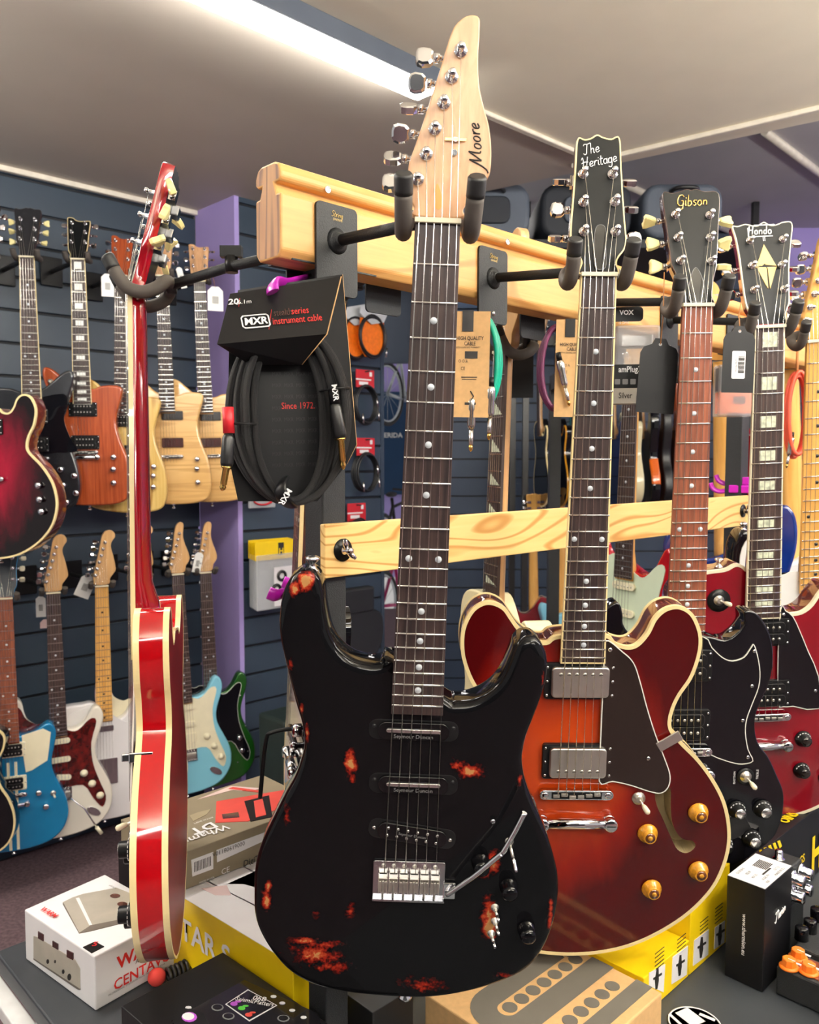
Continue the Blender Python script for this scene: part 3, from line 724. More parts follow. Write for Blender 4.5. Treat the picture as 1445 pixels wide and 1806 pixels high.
def H_tom(x, z, w=90, rot=0, y=.006):
    def f(g, fh, L):
        R = Matrix.Translation(Vector((x / 1000, fh, z / 1000))) @ Matrix.Rotation(math.radians(rot), 4, 'Y')
        b = MB().prism(rrect(w / 1000, .0125, .006, 5), -.012, -.004, r=.001)
        for sx in (-1, 1): b.lathe([(.0042, 0), (.0042, .0128), (.003, .0134), (.0001, .0134)], (sx * (w / 2000 - .007), 0, 0), (0, -1, 0), 12)
        o = b.build('bridge', 'chrome', g, M=R)
        MB().box((0, -.0122, 0), (w / 1000 - .03, .0006, .0085)).build('tray', 'black_plastic', o)
        for i in range(6):
            MB().box(((i - 2.5) * .0103, -.0128, random.uniform(-.002, .002)), (.0082, .003, .004)).build('saddle', 'nickel', o, bevel=.0006)
    return f
def H_stop(x, z, w=101):
    def f(g, fh, L):
        b = MB(); W = w / 2000
        b.tube([(x / 1000 - W * .8, fh - .009, z / 1000), (x / 1000 + W * .8, fh - .009, z / 1000)], .0072, 14)
        for sx in (-1, 1):
            b.lathe([(.0085, 0), (.0085, .004), (.004, .0045), (.004, .006), (.0088, .0065), (.0088, .015), (.007, .0162), (.0001, .0162)], (x / 1000 + sx * (W - .009), fh, z / 1000), (0, -1, 0), 18)
            b.box((x / 1000 + sx * (W - .009), fh - .0164, z / 1000), (.011, .0006, .0014), 1)
        b.build('tailpiece', ['chrome', 'black_plastic'], g)
    return f
def H_strat(x, z0, z1, w=77, arm=None):
    def f(g, fh, L):
        zt, zb_, X = z0 / 1000, z1 / 1000, x / 1000; W = w / 1000
        b = MB().prism(rrect(W, zt - zb_, .002, 3, (X, (zt + zb_) / 2)), -.0 + fh - .0026, fh + .001, r=.0006)
        b.box((X, fh - .0045, zb_ + .0015), (W, .006, .0022))
        o = b.build('bridge', 'chrome_bridge', g)
        for i in range(6):
            sx = X + (i - 2.5) * (W - .018) / 5.3; s = MB()
            s.box((sx, fh - .0058, zt - .0245), (.0096, .0014, .019)); s.box((sx, fh - .0075, zt - .0150), (.0096, .0075, .0016))
            for k in (-1, 1): s.box((sx + k * .0044, fh - .0078, zt - .0225), (.0010, .0062, .020)); s.cyl((sx + k * .0028, fh - .0115, zt - .019), (sx + k * .0028, fh - .003, zt - .019), .0011, 8)
            s.cyl((sx, fh - .0088, zt - .0185), (sx, fh - .0088, zt - .030), .0013, 8)
            s.cyl((sx, fh - .006, zb_ + .004), (sx, fh - .006, zt - .028), .0013, 8)
            s.lathe([(.0024, 0), (.002, .0014), (.0001, .0018)], (sx, fh - .0026, zt - .005), (0, -1, 0), 10)
            s.build('saddle', 'nickel', o, bevel=.0003, seg=1)
        if arm:
            MB().box((X + W / 2 + .005, fh - .0032, zb_ + .013), (.013, .004, .0185)).build('arm_block', 'chrome', o, bevel=.001)
            MB().tube(smooth3([(a / 1000, fh - c / 1000, b_ / 1000) for a, b_, c in arm], 5), .0028, 10).build('vibrato_arm', 'chrome', g)
    return f

# ----------------------------------------------------------------- hangers
def yoke_parts(h, Mg, sx=.0315, up=.0, y_off=0.0, block=True):
    """foam sleeved fork cradling a headstock; Mg is the guitar's frame"""
    for s in (-1, 1):
        P = [(s * sx * .25, .05, .014), (s * sx * .85, .046, .010), (s * sx, .036, .000), (s * sx, .018, -.006), (s * sx, 0, .000), (s * (sx + .0005), -.013, .018), (s * (sx + .001), -.022, .036)]
        P = [(a, b + y_off, c + up) for a, b, c in P]
        q = smooth3(P, 6)
        MB().tube([Mg @ v for v in q[:-5]], .0082, 14).build('fork_sleeve', 'rubber', h, M=winv(h))
        MB().tube([Mg @ v for v in q[-6:]] + [Mg @ (q[-1] + Vector((s * .0, -.001, .0015)))], [.0086] * 6 + [.007], 14).build('end_cap', 'rubber_cap', h, M=winv(h))
def rail_pt(a, b=0, z=0): return R0 + U * a + NN * b + UP * z
def hanger_front(G, label, front=True, bend=None, bare=False, group='rail hangers'):
    """plate on the rail, arm and fork; G is the frame of what hangs on it"""
    yk = G @ Vector((0, .046, .012))
    a = (yk - R0).dot(U)
    if bend is not None: a = bend
    b0 = 0 if front else -RT
    sgn = 1 if front else -1
    base = rail_pt(a, b0, 0); base.z = RZ0 + .022
    h = thing('guitar_hanger', label, 'guitar hanger', Matrix.Translation(base), group)
    inv = Matrix.Translation(-base)
    X, Y = (U, -NN) if front else (-U, NN)
    F_ = basis(base, X, Y, UP)
    pl = MB().prism(rrect(.058, .098, .006, 4, (0, -.004)), -.0035, -.0002, r=.0006); pl.build('mounting_plate', 'powder_black', h, M=winv(h) @ F_)
    pp = [c for c in COL.objects if c.parent == h][-1]
    MB().lathe([(.0036, 0), (.003, .0014), (.0001, .0018)], (0, -.0035, -.040), (0, -1, 0), 12).build('screw', 'chrome', pp)
    MB().lathe([(.0145, 0), (.0105, .0015), (.0078, .006), (.0066, .008)], (0, -.0035, .006), (0, -1, 0), 20).build('boss', 'powder_black', pp)
    if front:
        script('String', .0062, (-.0085, -.004, .0315), (1, 0, 0), (0, 0, 1), 'gold_print', pp, .0003)
        text('SWING', .004, (0, -.0037, .0285), (1, 0, 0), (0, 0, 1), 'gold_print', pp)
    st = base + (NN if front else -NN) * .008 + UP * .006
    e = yk
    mid = st.lerp(e, .55)
    if bend is not None: mid = st + (e - st) * .5 + UP * .004
    arm = MB().tube([st, mid, e] if bend is not None else [st, e], .0062, 14)
    arm.build('arm', 'powder_black', h, M=winv(h))
    if bend is not None:
        c = MB(); d = (e - st).normalized()
        c.cyl(mid - UP * .008, mid + UP * .012, .008, 12); c.box(mid + UP * .017, (.026, .012, .013))
        c.build('locking_knob', 'black_plastic', h, M=winv(h))
    for s in (0,):
        MB().lathe([(.0105, 0), (.0105, .012), (.008, .014)], G @ Vector((0, .058, .013)), (G.to_3x3() @ Vector((0, -1, 0))), 14).build('swivel', 'powder_black', h, M=winv(h))
    yoke_parts(h, G)
    return h
# ================================================================= frames of the five guitars in front and of the rail
def gf(N, S): return gframe(Vector(N) + Vector((0, 0, H)), Vector(S) + Vector((0, 0, H)), 0)
G1 = gf((.0259, .765, .2162), (.0009, .8326, -.4278))
G2 = gf((.2159, .95, .2093), (.211, 1.0056, -.4162))
G3 = gf((.3904, 1.125, .2077), (.3954, 1.1668, -.4189))
G4 = gf((.5539, 1.275, .2031), (.5804, 1.3297, -.422))
N5 = pt(1445, 603, 1.46); G5 = gframe(N5, solveS(N5, 1436, 1210, .648), 0)
R0 = Vector((-.1336, .871, 0)); RT = .047
RZ1 = pt(503, 279, .871).z; RZ0 = pt(501, 452, .871).z
RL = 1.75
# ================================================================= the room
def slat(name, P0, length, z0, z1, m='slat_navy', step=.1126, zg=H + .289, back=.018):
    """slatted wall panel: boards with open grooves between them"""
    mb = MB(); k0 = int(math.floor((z0 - zg) / step)) - 1; z = zg + k0 * step
    while z < z1:
        a, b = max(z + .005, z0), min(z + step - .005, z1)
        if b > a: mb.box((length / 2, .006, (a + b) / 2), (length, .012, b - a), 0)
        z += step
    mb.box((length / 2, .012 + back / 2 - .002, (z0 + z1) / 2), (length, back - .004, z1 - z0), 1)
    return struct(mb.build(name, [m, 'groove_dark'], M=basis(P0, U, -NN, UP), bevel=.0015, seg=1))
WA = Vector((-1.108, 3.094, 0))
CZ = on_plane(0, 293, WA + UP * H, NN).z
corner = WA + U * .352; RD = .285; step_o = corner + NN * RD
slat('wall_left', WA - U * 2.6, 2.6 + .352, 0, CZ)
struct(MB().box((0, RD / 2, CZ / 2), (.02, RD, CZ)).build('wall_return', 'lavender_paint', M=basis(corner - U * -.0105, U, NN, UP)))
RW = .715
slat('wall_right', step_o + U * .021, RW, 0, CZ)
struct(MB().box((0, .15, CZ / 2), (.02, .30, CZ)).build('wall_end', 'slat_navy', M=basis(step_o + U * (RW + .032), U, -NN, UP)))
# far wall
FY = 4.75
mb = MB(); z = .02
while z < 2.8:
    mb.box((2.6, FY + .006, z + .05), (5.0, .012, .098), 0); z += .107
mb.box((2.6, FY + .02, 1.4), (5.0, .02, 2.8), 1)
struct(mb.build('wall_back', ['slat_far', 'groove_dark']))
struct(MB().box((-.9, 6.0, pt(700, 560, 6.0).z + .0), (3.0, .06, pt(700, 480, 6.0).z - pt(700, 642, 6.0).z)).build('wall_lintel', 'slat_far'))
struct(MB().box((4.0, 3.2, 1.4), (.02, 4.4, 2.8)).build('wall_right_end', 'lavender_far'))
struct(MB().box((.8, 2.2, -.01), (9, 11, .02)).build('floor', 'carpet'))
struct(MB().box((0.3, -2.8, CZ / 2), (5.0, .02, CZ)).build('wall_behind', 'groove_dark'))
# lower ceiling over the shop counter, shade put into the colour of its left side, and the higher ceiling beyond
def cz(px, py): return on_z(px, py, CZ)
e0 = cz(846, 340); e1 = cz(1445, 213); ed = (e1 - e0).normalized()
s0 = cz(765, 158); s1 = cz(1010, 263); sd = (s1 - s0).normalized()
# intersection of the strip line with the far edge
def isect(p, d, q, e):
    den = d.x * e.y - d.y * e.x; t = ((q.x - p.x) * e.y - (q.y - p.y) * e.x) / den; return p + d * t
X0 = isect(s0, sd, e0, ed); eL = e0 - ed * 3.2; eR = e1 + ed * 2.6; sN = s0 - sd * 4.2
def slab(pts, z0, z1, m, name):
    n = len(pts); vs = [(p.x, p.y, z0) for p in pts] + [(p.x, p.y, z1) for p in pts]
    return struct(MB().add(vs, [list(range(n)), list(range(n, 2 * n))] + [(i, (i + 1) % n, n + (i + 1) % n, n + i) for i in range(n)], 0).build(name, m))
slab([sN, X0, eL, eL + Vector((-1.5, -3, 0)), sN + Vector((-2.2, 0, 0))], CZ, CZ + .05, 'ceiling_shaded', 'ceiling_left')
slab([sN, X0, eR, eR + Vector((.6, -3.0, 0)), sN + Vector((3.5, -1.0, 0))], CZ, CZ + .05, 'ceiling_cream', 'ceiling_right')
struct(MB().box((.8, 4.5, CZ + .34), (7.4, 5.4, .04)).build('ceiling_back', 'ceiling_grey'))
def strip(a, b, w_, h_, name, m='trim_white', z=0):
    d = (b - a).normalized(); c = (a + b) / 2
    return struct(MB().box((0, 0, 0), ((b - a).length, w_, h_)).build(name, m, M=basis(Vector((c.x, c.y, CZ - h_ / 2 + z)), d, UP.cross(d), UP), bevel=.002, seg=1))
strip(s0 - sd * .1, X0 - sd * .0, .022, .012, 'trim_1')
t2a, t2b = cz(1010, 290), cz(1445, 187)
strip(t2a, t2b + (t2b - t2a) * 1.5, .02, .014, 'trim_2')
wl0, wl1 = WA - U * 2.6, WA + U * .352
strip(wl0 + NN * .012, wl1 + NN * .012, .02, .018, 'trim_3')
for i, (a, b, c, d) in enumerate(((1349, 232, 1460, 316), (1095, 322, 1310, 418))):
    zc = CZ + .31; p, q = on_z(a, b, zc), on_z(c, d, zc)
    dd = (q - p).normalized(); cc = (p + q) / 2
    tag(MB().tube([p - dd * .0, q + dd * .3], .016, 10).build('ceiling_conduit', 'trim_white'), ('pale conduit under the grey back ceiling at the right edge', 'pale conduit under the grey back ceiling, behind the horned guitar headstock')[i], 'conduit')
# strip lights
def batten(a, b, label, cat_m, z, wd=.085, wing=True, dh=.022, hung=False):
    d = (b - a).normalized(); L = (b - a).length; c = (a + b) / 2
    M = basis(Vector((c.x, c.y, z)), d, UP.cross(d), UP)
    t = thing('strip_light', label, 'strip light', M, None)
    MB().box((0, 0, -.012), (L + .02, wd * .8, .024)).build('housing', 'white_metal', t, bevel=.002)
    if wing: MB().box((0, wd * .5 + .010, -.022), (L + .02, .010, .044)).build('side_reflector', 'case_grey', t, bevel=.002)
    if hung:
        for sx in (-1, 1): MB().tube([(sx * L * .4, 0, .02), (sx * L * .4, 0, .30)], .004, 6).build('suspension_rod', 'white_metal', t)
        MB().box((0, 0, .012), (L, wd * .7, .018)).build('added_uplight', 'added_up_glow', t)  # glowing top added to throw light onto the ceiling
    MB().prism([(-wd / 2, -.022), (-wd / 2, -.022 - dh), (-wd * .3, -.03 - dh), (wd * .3, -.03 - dh), (wd / 2, -.022 - dh), (wd / 2, -.022)], -L / 2, L / 2).build('diffuser', cat_m, t, M=Matrix.Rotation(PI / 2, 4, 'Z') )
    return t
la, lb = on_z(750, 163, CZ - .04), on_z(388, 0, CZ - .04); ld = (lb - la).normalized()
batten(la, la + ld * 1.5, 'glowing white strip light running across the top left of the ceiling', 'tube_light', CZ)
for i, (x, y) in enumerate(((1.05, .55), (-.2, -1.2), (1.7, -1.1), (-1.9, .9), (2.2, 1.5))):  # unseen room lights, hung low with added up-glow to brighten the ceiling
    p = Vector((x, y, 0)); batten(p - U * .75, p + U * .75, ('unseen strip light hung low to brighten the cream ceiling, right of the rail', 'strip light behind the photographer', 'strip light behind the photographer to the right', 'unseen hung strip light left of the slatted wall guitars', 'unseen hung strip light over the far right corner')[i], 'tube_light_room', CZ - .30, .11, False, .06, True)
for i, (x, y) in enumerate(((.02, 4.3), (2.9, 2.9), (-.55, 4.7))):  # lights kept out of sight, added to light the far guitars
    p = Vector((x, y, 0)); batten(p - U * .6, p + U * .6, ('unseen strip light added above the far guitar racks', 'unseen strip light added above the far right racks', 'unseen strip light added in front of the far lavender wall')[i], 'tube_light_far', CZ + .318, .12, False, .05)

# ================================================================= display rack: rail, lower board, posts
prof = []      # (b, z): front at 0, back at -RT; z from the underside up
hR = RZ1 - RZ0
def rp(lst): return [(-b, z) for b, z in lst]
halfp = [(0, .008), (0, .066), (.008, .0665), (.012, .078), (.003, .0785), (0, .082), (0, hR - .012), (.004, hR - .003), (.012, hR)]
front = halfp; backp = [(RT - b, z) for b, z in halfp[::-1]]
lo = [(.008, 0)] ; hi = []
poly = [(.006, 0)] + front + backp + [(RT - .006, 0)]
rm = MB(); n = len(poly)
for k, x in enumerate((0, RL)): pass
vs = [(0, b, z) for b, z in poly] + [(RL, b, z) for b, z in poly]
rm.add(vs, [(i, (i + 1) % n, n + (i + 1) % n, n + i) for i in range(n)], 0); rm.f += [list(range(n)), list(range(n, 2 * n))]; rm.m += [1, 1]; rm.s += [False, False]
rail = rm.build('wooden_rail', ['beech_rail', 'pine_end'], M=basis(Vector((R0.x, R0.y, RZ0)), U, -NN, UP), bevel=.0022, seg=2)
tag(rail, 'thick pale wooden rail with a grooved face holding the guitar hangers', 'display rail')
for i, a in enumerate((.062, .37, .66, 1.0, 1.35)):
    z_ = (RZ1 - RZ0) - .018
    MB().lathe([(.0042, -.0001), (.0042, .0003), (.003, .0004), (.0028, -.0008)], (a, -.0002, z_), (0, -1, 0), 12).build('countersunk_screw', 'steel', rail)
LB = Vector((-.0943, .909, 0)); lz1 = on_plane(572, 925, LB + UP * H, NN).z; lz0 = on_plane(580, 1020, LB + UP * H, NN).z
LLen = 1.1
board = MB().box((LLen / 2, .0045, (lz0 + lz1) / 2), (LLen, .009, lz1 - lz0)).build('lower_board', 'pine', M=basis(LB, U, -NN, UP), bevel=.0016, seg=2)
tag(board, 'pale pine board with strong grain bolted across the posts below the rail', 'board')
lzm = (lz0 + lz1) / 2
for i, a in enumerate((.0255, LLen - .035)):
    o = LB + U * a; M = basis(Vector((o.x, o.y, lzm)), U, -NN, UP)
    b = thing('wing_bolt', ('chrome wing bolt on a black disc at the left end of the pine board', 'chrome wing bolt on a black disc at the right end of the pine board')[i], 'bolt', M)
    MB().lathe([(.013, 0), (.013, .0015), (.0001, .0016)], (0, 0, 0), (0, -1, 0), 28).build('washer', 'black_plastic', b)
    w_ = MB().lathe([(.006, .0015), (.0055, .006), (.0035, .009), (.0035, .016), (.0001, .0165)], (0, 0, 0), (0, -1, 0), 16)
    for s, dz in ((-1, .011), (1, -.008)): w_.tube([(0, -.006, 0), (s * .004, -.010, dz * .6), (s * .008, -.014, dz * 1.2)], [.003, .0036, .002], 10)
    w_.build('wing_nut', 'chrome', b)
for i, a in enumerate((.190, 1.26)):
    zt = RZ0 + .002
    p = TA + U * a + NN * .5125; L_ = zt - TZ - .004
    post = MB().box((0, 0, L_ / 2), (.034, .034, L_)).build('square_post', 'powder_black', M=basis(Vector((p.x, p.y, TZ + .004)), U, -NN, UP), bevel=.002)
    tag(post, ('black square steel post under the left end of the rail', 'black square steel post under the right part of the rail')[i], 'post')
    MB().box((0, 0, -.002), (.05, .05, .004)).build('foot_plate', 'powder_black', post)
    MB().box((0, 0, L_ + .0), (.12 if i == 0 else .1, .045, .003)).build('top_plate', 'powder_black', post)

# ================================================================= the big guitars
G1S = dict(scale=.648, frets=22, w0=.0415, w1=.0525, fb_end=-.476, detail=1, fh=.010, body=mm([(-29,-423),(-37,-427),(-49,-429),(-66,-425),(-80,-414),(-89,-398),(-94,-376),(-97,-354),(-102,-340),(-111,-333),(-121,-335),(-131,-345),(-137,-360),(-140,-381),(-139,-404),(-132,-437),(-123,-473),(-116,-497),(-113,-518),(-116,-537),(-123,-559),(-134,-582),(-146,-610),(-156,-635),(-162,-661),(-163,-687),(-162,-713),(-156,-733),(-142,-756),(-123,-776),(-97,-790),(-62,-797),(-22,-800),(21,-800),(58,-794),(95,-782),(126,-766),(143,-745),(153,-718),(157,-689),(156,-663),(150,-638),(139,-607),(125,-577),(115,-553),(110,-528),(112,-504),(118,-483),(125,-458),(129,-435),(128,-416),(123,-404),(114,-395),(104,-395),(96,-402),(91,-418),(84,-438),(73,-453),(56,-464),(39,-467),(28,-463)]),
    round=.010, paint='relic_black', side='relic_black', neck='maple_headstock', head=HS_MOORE, flat_hs=1, posts=P6[::1], tree=(13, 69), fb='ebony', horn=(-.112, .030, -.338), sw=.054, heel=-.44, ht=.0145,
    hw=[H_pu('rail', -2.5, -497), H_pu('rail', -.5, -556), H_pu('slant', .5, -612, -8), H_strat(-1, -643, -687, 76, arm=[(40, -676, 7), (43, -672, 10), (66, -645, 20), (90, -616, 27), (93, -612, 28), (103, -590, 29), (112, -567, 30)]),
        H_knob('glass', (74, -641), (105, -668), (127, -717)), H_screws((84, -593)),
        lambda g, fh, L: toggle(g, .103, -.617, fh, .22, -.75, 'chrome', .03, sz=.55),
        lambda g, fh, L: [toggle(g, x / 1000, z / 1000, fh, .22, -.35, 'chrome', .014, sz=.5) for x, z in ((92, -694), (93, -710), (90, -725))]])
G1S['posts'] = [(-20, 34), (-13, 56), (-6, 78), (1, 100), (7, 122), (14, 144)]
G1S['body'] = [(x * 1.02, z - .010 * max(0, (-z - .68) / .12)) for x, z in G1S['body']]
g1 = guitar('electric_guitar', 'worn black electric guitar with red patches and maple headstock, nearest on the rail', 'electric guitar', G1, G1S)
hs1 = [c for c in g1.children if c.name.startswith('headstock')][0]
script('Moore', .0125, (.0395, .0062, .046), (-.15, 0, .99), (-.99, 0, -.15), 'dark_print', hs1, .0007, slant=.3)
MB().box((.013, .0045, .069), (.019, .0012, .0022)).build('string_tree', 'gold', hs1)
MB().cyl((.013, .0065, .069), (.013, .004, .069), .0022, 10).cyl((.0125, .0067, .058), (.0125, .0045, .058), .0028, 10).build('tree_post', 'chrome', hs1)
MB().prism(smooth([Vector(p) for p in mm([(-2, 31), (2, 22), (3, 12), (0, 8), (-4, 12), (-4, 22)])], 4), .0062, .0069).build('truss_rod_plug', 'maple_fretboard', hs1)

def rot_rect(cx, cz_, w, h, deg): return rrect(w, h, h * .05, 1, (cx, cz_), math.radians(deg))
FH_ = [(101,-632),(108,-626),(120,-627),(122,-650),(125,-672),(132,-688),(141,-697),(153,-699),(157,-706),(152,-713),(144,-716),(134,-711),(126,-697),(114,-671),(104,-650)]
FHs = [(p.x, p.y) for p in smooth([Vector(q) for q in mm(FH_)], 3)]
G2S = dict(scale=.628, frets=22, w0=.0405, w1=.0545, fb_end=-.458, detail=1, fh=.012, body=SEMI, thick=.045, round=.0012, paint='cherry_burst', side='burst_side', bind='cream', bw=.0045, bindback=1, hole=[FHs],
    neck='mahogany_dark', face='black_face', head=HS_HERIT, headbind='cream', posts=[(-16, 49), (-16, 84), (-16, 118), (20, 49), (20, 85), (18, 118)], fb='ebony', fb_bind='cream', sw=.05, sy=-.004, heel=-.43, dotx=.0165,
    hw=[H_guard([(28,-432),(50,-446),(64,-460),(73,-483),(84,-519),(96,-553),(109,-584),(117,-606),(116,-622),(107,-631),(92,-629),(68,-621),(45,-616),(28,-616),(27,-560),(27,-500),(27,-470)], 'smoke_plastic', raise_=.0045),
        H_pu('cover', -1.5, -484.5), H_pu('coverlow', -.5, -590), H_tom(-1, -632, 93), H_stop(.5, -671.5, 104), H_toggle(80, -640, .35, -.45),
        H_knob('hat', (157, -659), (94, -688), (162, -739), (103, -765)), H_screws((88, -584), (34, -443), y=.007),
        lambda g, fh, L: MB().box((.1135, fh - .006, -.5615), (.032, .0022, .013), 0, Matrix.Rotation(math.radians(-32), 3, 'Y')).build('guard_bracket', 'nickel', g, bevel=.0006)])
g2 = guitar('semi_hollow_guitar', 'cherry sunburst semi hollow guitar with cream edging and amber knobs', 'electric guitar', G2, G2S)
def hs(g): return [c for c in g.children if c.name.startswith('headstock')][0]
h2 = hs(g2)
script('The', .0125, (-.015, .0035, .141), (.97, 0, .22), (-.22, 0, .97), 'white_print', h2, .00055)
script('Heritage', .0125, (-.0175, .0035, .1245), (.97, 0, .22), (-.22, 0, .97), 'white_print', h2, .00055, tight=.92)
MB().prism(smooth([Vector(p) for p in mm([(-4, 6), (-5, 30), (-3, 52), (3, 57), (9, 52), (9, 30), (8, 6)])], 4), .0022, .0041).build('truss_cover', 'black_gloss', h2)
b = MB().ring(smooth([Vector(p) for p in mm([(-4, 6), (-5, 30), (-3, 52), (3, 57), (9, 52), (9, 30), (8, 6)])], 4), .0005, .0019, .003); b.build('cover_edge', 'grey_print', h2)

G3S = dict(scale=.628, frets=22, w0=.0415, w1=.0545, fb_end=-.453, detail=1, fh=.010, body=HORNED, thick=.036, round=.003, paint='black_gloss', neck='mahogany_dark', face='black_face', head=HS_OPEN, tuners='key', spin=1,
    posts=[(-20, 61), (-22, 94), (-24, 127), (22, 60), (22, 94), (23, 126)], fb='rosewood_red', sw=.05, sy=-.004, heel=-.452,
    hw=[H_guard([(28,-462),(41,-478),(57,-493),(71,-498),(87,-493),(96,-480),(101,-474),(107,-490),(112,-515),(111,-538),(103,-563),(96,-586),(95,-606),(100,-632),(108,-650),(92,-655),(75,-652),(55,-645),(30,-636),(-40,-634),(-88,-640),(-98,-600),(-102,-560),(-108,-515),(-100,-476),(-86,-493),(-70,-498),(-52,-490),(-38,-476),(-27,-462)], 'black_gloss', sm_=3),
        H_pu('open', -3, -504), H_pu('open', -3, -593), H_tom(0, -632, 88), H_stop(0, -668, 98), H_toggle(98, -674, .3, -.4, ring=.013),
        H_knob('top', (87, -725), (125, -724), (111, -770), (70, -778)), H_screws((40, -488), (102, -484), (101, -536), (90, -588), (100, -644), y=.0016),
        lambda g, fh, L: MB().prism(rrect(.036, .032, .002, 2, (.088, -.752), .5), fh - .0015, fh).build('jack_plate', 'card_black', g),
        lambda g, fh, L: (text('RHYTHM', .0048, (.082, fh - .0008, -.676), (0, 0, 1), (-1, 0, 0), 'white_print', g), text('TREBLE', .0048, (.1155, fh - .0008, -.671), (0, 0, 1), (-1, 0, 0), 'white_print', g))])
g3 = guitar('electric_guitar', 'glossy black double horned guitar with a reddish fretboard and pale yellow tuners', 'electric guitar', G3, G3S)
h3 = hs(g3)
script('Gibson', .0155, (-.0215, .0035, .1395), (1, 0, .02), (-.02, 0, 1), 'gold', h3, .0009, slant=.12, tight=.95)
text('SG', .0095, (.001, .0034, .030), (0, 0, 1), (-1, 0, 0), 'white_print', h3, bold=.01)
b = MB().ring(smooth([Vector(p) for p in mm([(-10, 3), (-11, 20), (-7, 40), (0, 51), (7, 40), (11, 20), (10, 3)])], 4), .0006, .0019, .003); b.prism(smooth([Vector(p) for p in mm([(-10, 3), (-11, 20), (-7, 40), (0, 51), (7, 40), (11, 20), (10, 3)])], 4), .0024, .004, 1)
b.build('truss_cover', ['grey_print', 'black_gloss'], h3)

G4S = dict(scale=.628, frets=22, w0=.0455, w1=.056, fb_end=-.460, detail=1, fh=.014, body=SINGLE, thick=.048, round=.0012, paint='wine_red', side='burst_side', bind='ivory', bw=.005, neck='cherry_neck', face='black_face', head=HS_HONDO, headbind='ivory',
    posts=[(-19, 57), (-19, 96), (-19, 136), (27, 56), (27, 95), (32, 136)], fb='rosewood', fb_bind='ivory', inlay='block', inlaym='inlay_pearl', sw=.051, sy=-.004, heel=-.40, horn=(-.062, .03, -.380),
    hw=[H_guard([(30,-452),(40,-452),(52,-462),(64,-487),(79,-523),(97,-566),(100,-622),(56,-616),(40,-616),(30,-600)], 'black_gloss', raise_=.004, sm_=2), H_pu('open', 3, -487.5), H_pu('open', 6, -592), H_tom(6, -632, 90), H_stop(4, -683, 102),
        H_toggle(-68, -431, .7, -.15, ring=.019), H_knob('dial', (76, -675), (75, -731), (118, -690), (118, -745)), H_screws((36, -458), (92, -590), y=.006)])
g4 = guitar('electric_guitar', 'wine red single cutaway guitar with ivory edging and pearl block inlays', 'electric guitar', G4, G4S)
h4 = hs(g4)
script('Xondo', .0135, (-.0205, .0035, .1455), (1, 0, 0), (0, 0, 1), 'white_print', h4, .0010, slant=.1, tight=1.05)
b = MB().box((.005, .0034, .1602), (.032, .0008, .0016)); b.box((-.001, .0034, .1420), (.036, .0008, .0016)); b.box((-.0205, .0034, .1490), (.0016, .0008, .015)); b.build('lettering', 'white_print', h4)
text('II', .010, (.003, .0034, .1372), (1, 0, 0), (0, 0, 1), 'white_print', h4)
MB().prism(mm([(2, 129), (1.2, 98), (2, 96), (18, 94), (19, 92.5)][::1]), .0028, .004).build('diamond_inlay', 'gold_print', h4)
MB().prism(mm([(-12, 92.5), (2.2, 92), (3.2, 89), (3, 58), (-1, 66)]), .0028, .004).build('diamond_inlay', 'gold_print', h4)
MB().prism(mm([(2, 129), (1.2, 98), (-3, 95), (-13, 94), (-13, 92)][::1]), .0028, .004).build('diamond_inlay', 'gold_print', h4)
MB().prism(mm([(19, 92), (17, 88), (6, 57), (5, 89), (4, 92)]), .0028, .004).build('diamond_inlay', 'gold_print', h4)

G5S = dict(scale=.648, frets=21, w0=.042, w1=.056, detail=1, fh=.011, body=STRAT, round=.009, paint='black_gloss', neck='maple_fretboard', fb='maple_fretboard', inlaym='black_satin', head=HS_FEND, flat_hs=1, tree=(13, 69), horn=(-.122, .03, -.338), heel=-.44,
    hw=[H_guard([(-30,-420),(-60,-425),(-92,-405),(-108,-360),(-122,-350),(-136,-380),(-134,-440),(-112,-520),(-100,-580),(-70,-640),(0,-650),(70,-650),(110,-700),(130,-720),(130,-650),(100,-580),(104,-500),(120,-420),(98,-440),(60,-462),(30,-455)], 'white_plastic', edge=None, sm_=3), H_pu('single', 0, -490, 0, .002), H_pu('single', 0, -552, 0, .002), H_pu('single', 0, -608, -8, .002)])
guitar('electric_guitar', 'maple necked guitar with black body and white scratch plate at the right edge', 'electric guitar', G5, G5S)

# red hollow guitar seen edge on, hung behind the rail end
NL = pt(229, 519, 1.06); GL_ = gframe(NL, solveS(NL, 239, 1400, .628), math.radians(-78))
SLIM = [(x * .87, -.420 + (z + .420) * .89) for x, z in SEMI]
GLS = dict(scale=.628, frets=22, w0=.042, w1=.054, detail=1, fh=.014, body=SLIM, thick=.038, round=.0012, paint='cherry_side', side='cherry_side', backm='cherry_back', bind='cream', bw=.004, bindback=1, neck='cherry_neck', face='black_face', headside='cherry_neck', head=HS_OPEN, tilt=15, tuners='key', ht=.016,
    fb='rosewood', fb_bind='cream', sy=-.004, sw=.05, heel=-.425, hw=[G2S['hw'][0], H_pu('cover', 0, -484), H_pu('coverlow', 0, -590), H_tom(0, -626, 93), H_stop(0, -665, 104), H_toggle(80, -636), H_knob('top', (132, -650), (88, -672), (140, -716), (92, -742)),
        lambda g, fh, L: MB().box((.114, fh - .004, -.556), (.003, .022, .0085), 0).box((.1165, fh + .006, -.556), (.0035, .026, .011)).build('guard_bracket', 'chrome', g, bevel=.001)])
guitar('semi_hollow_guitar', 'bright cherry red hollow guitar seen edge on, hanging left of the rail', 'electric guitar', GL_, GLS)
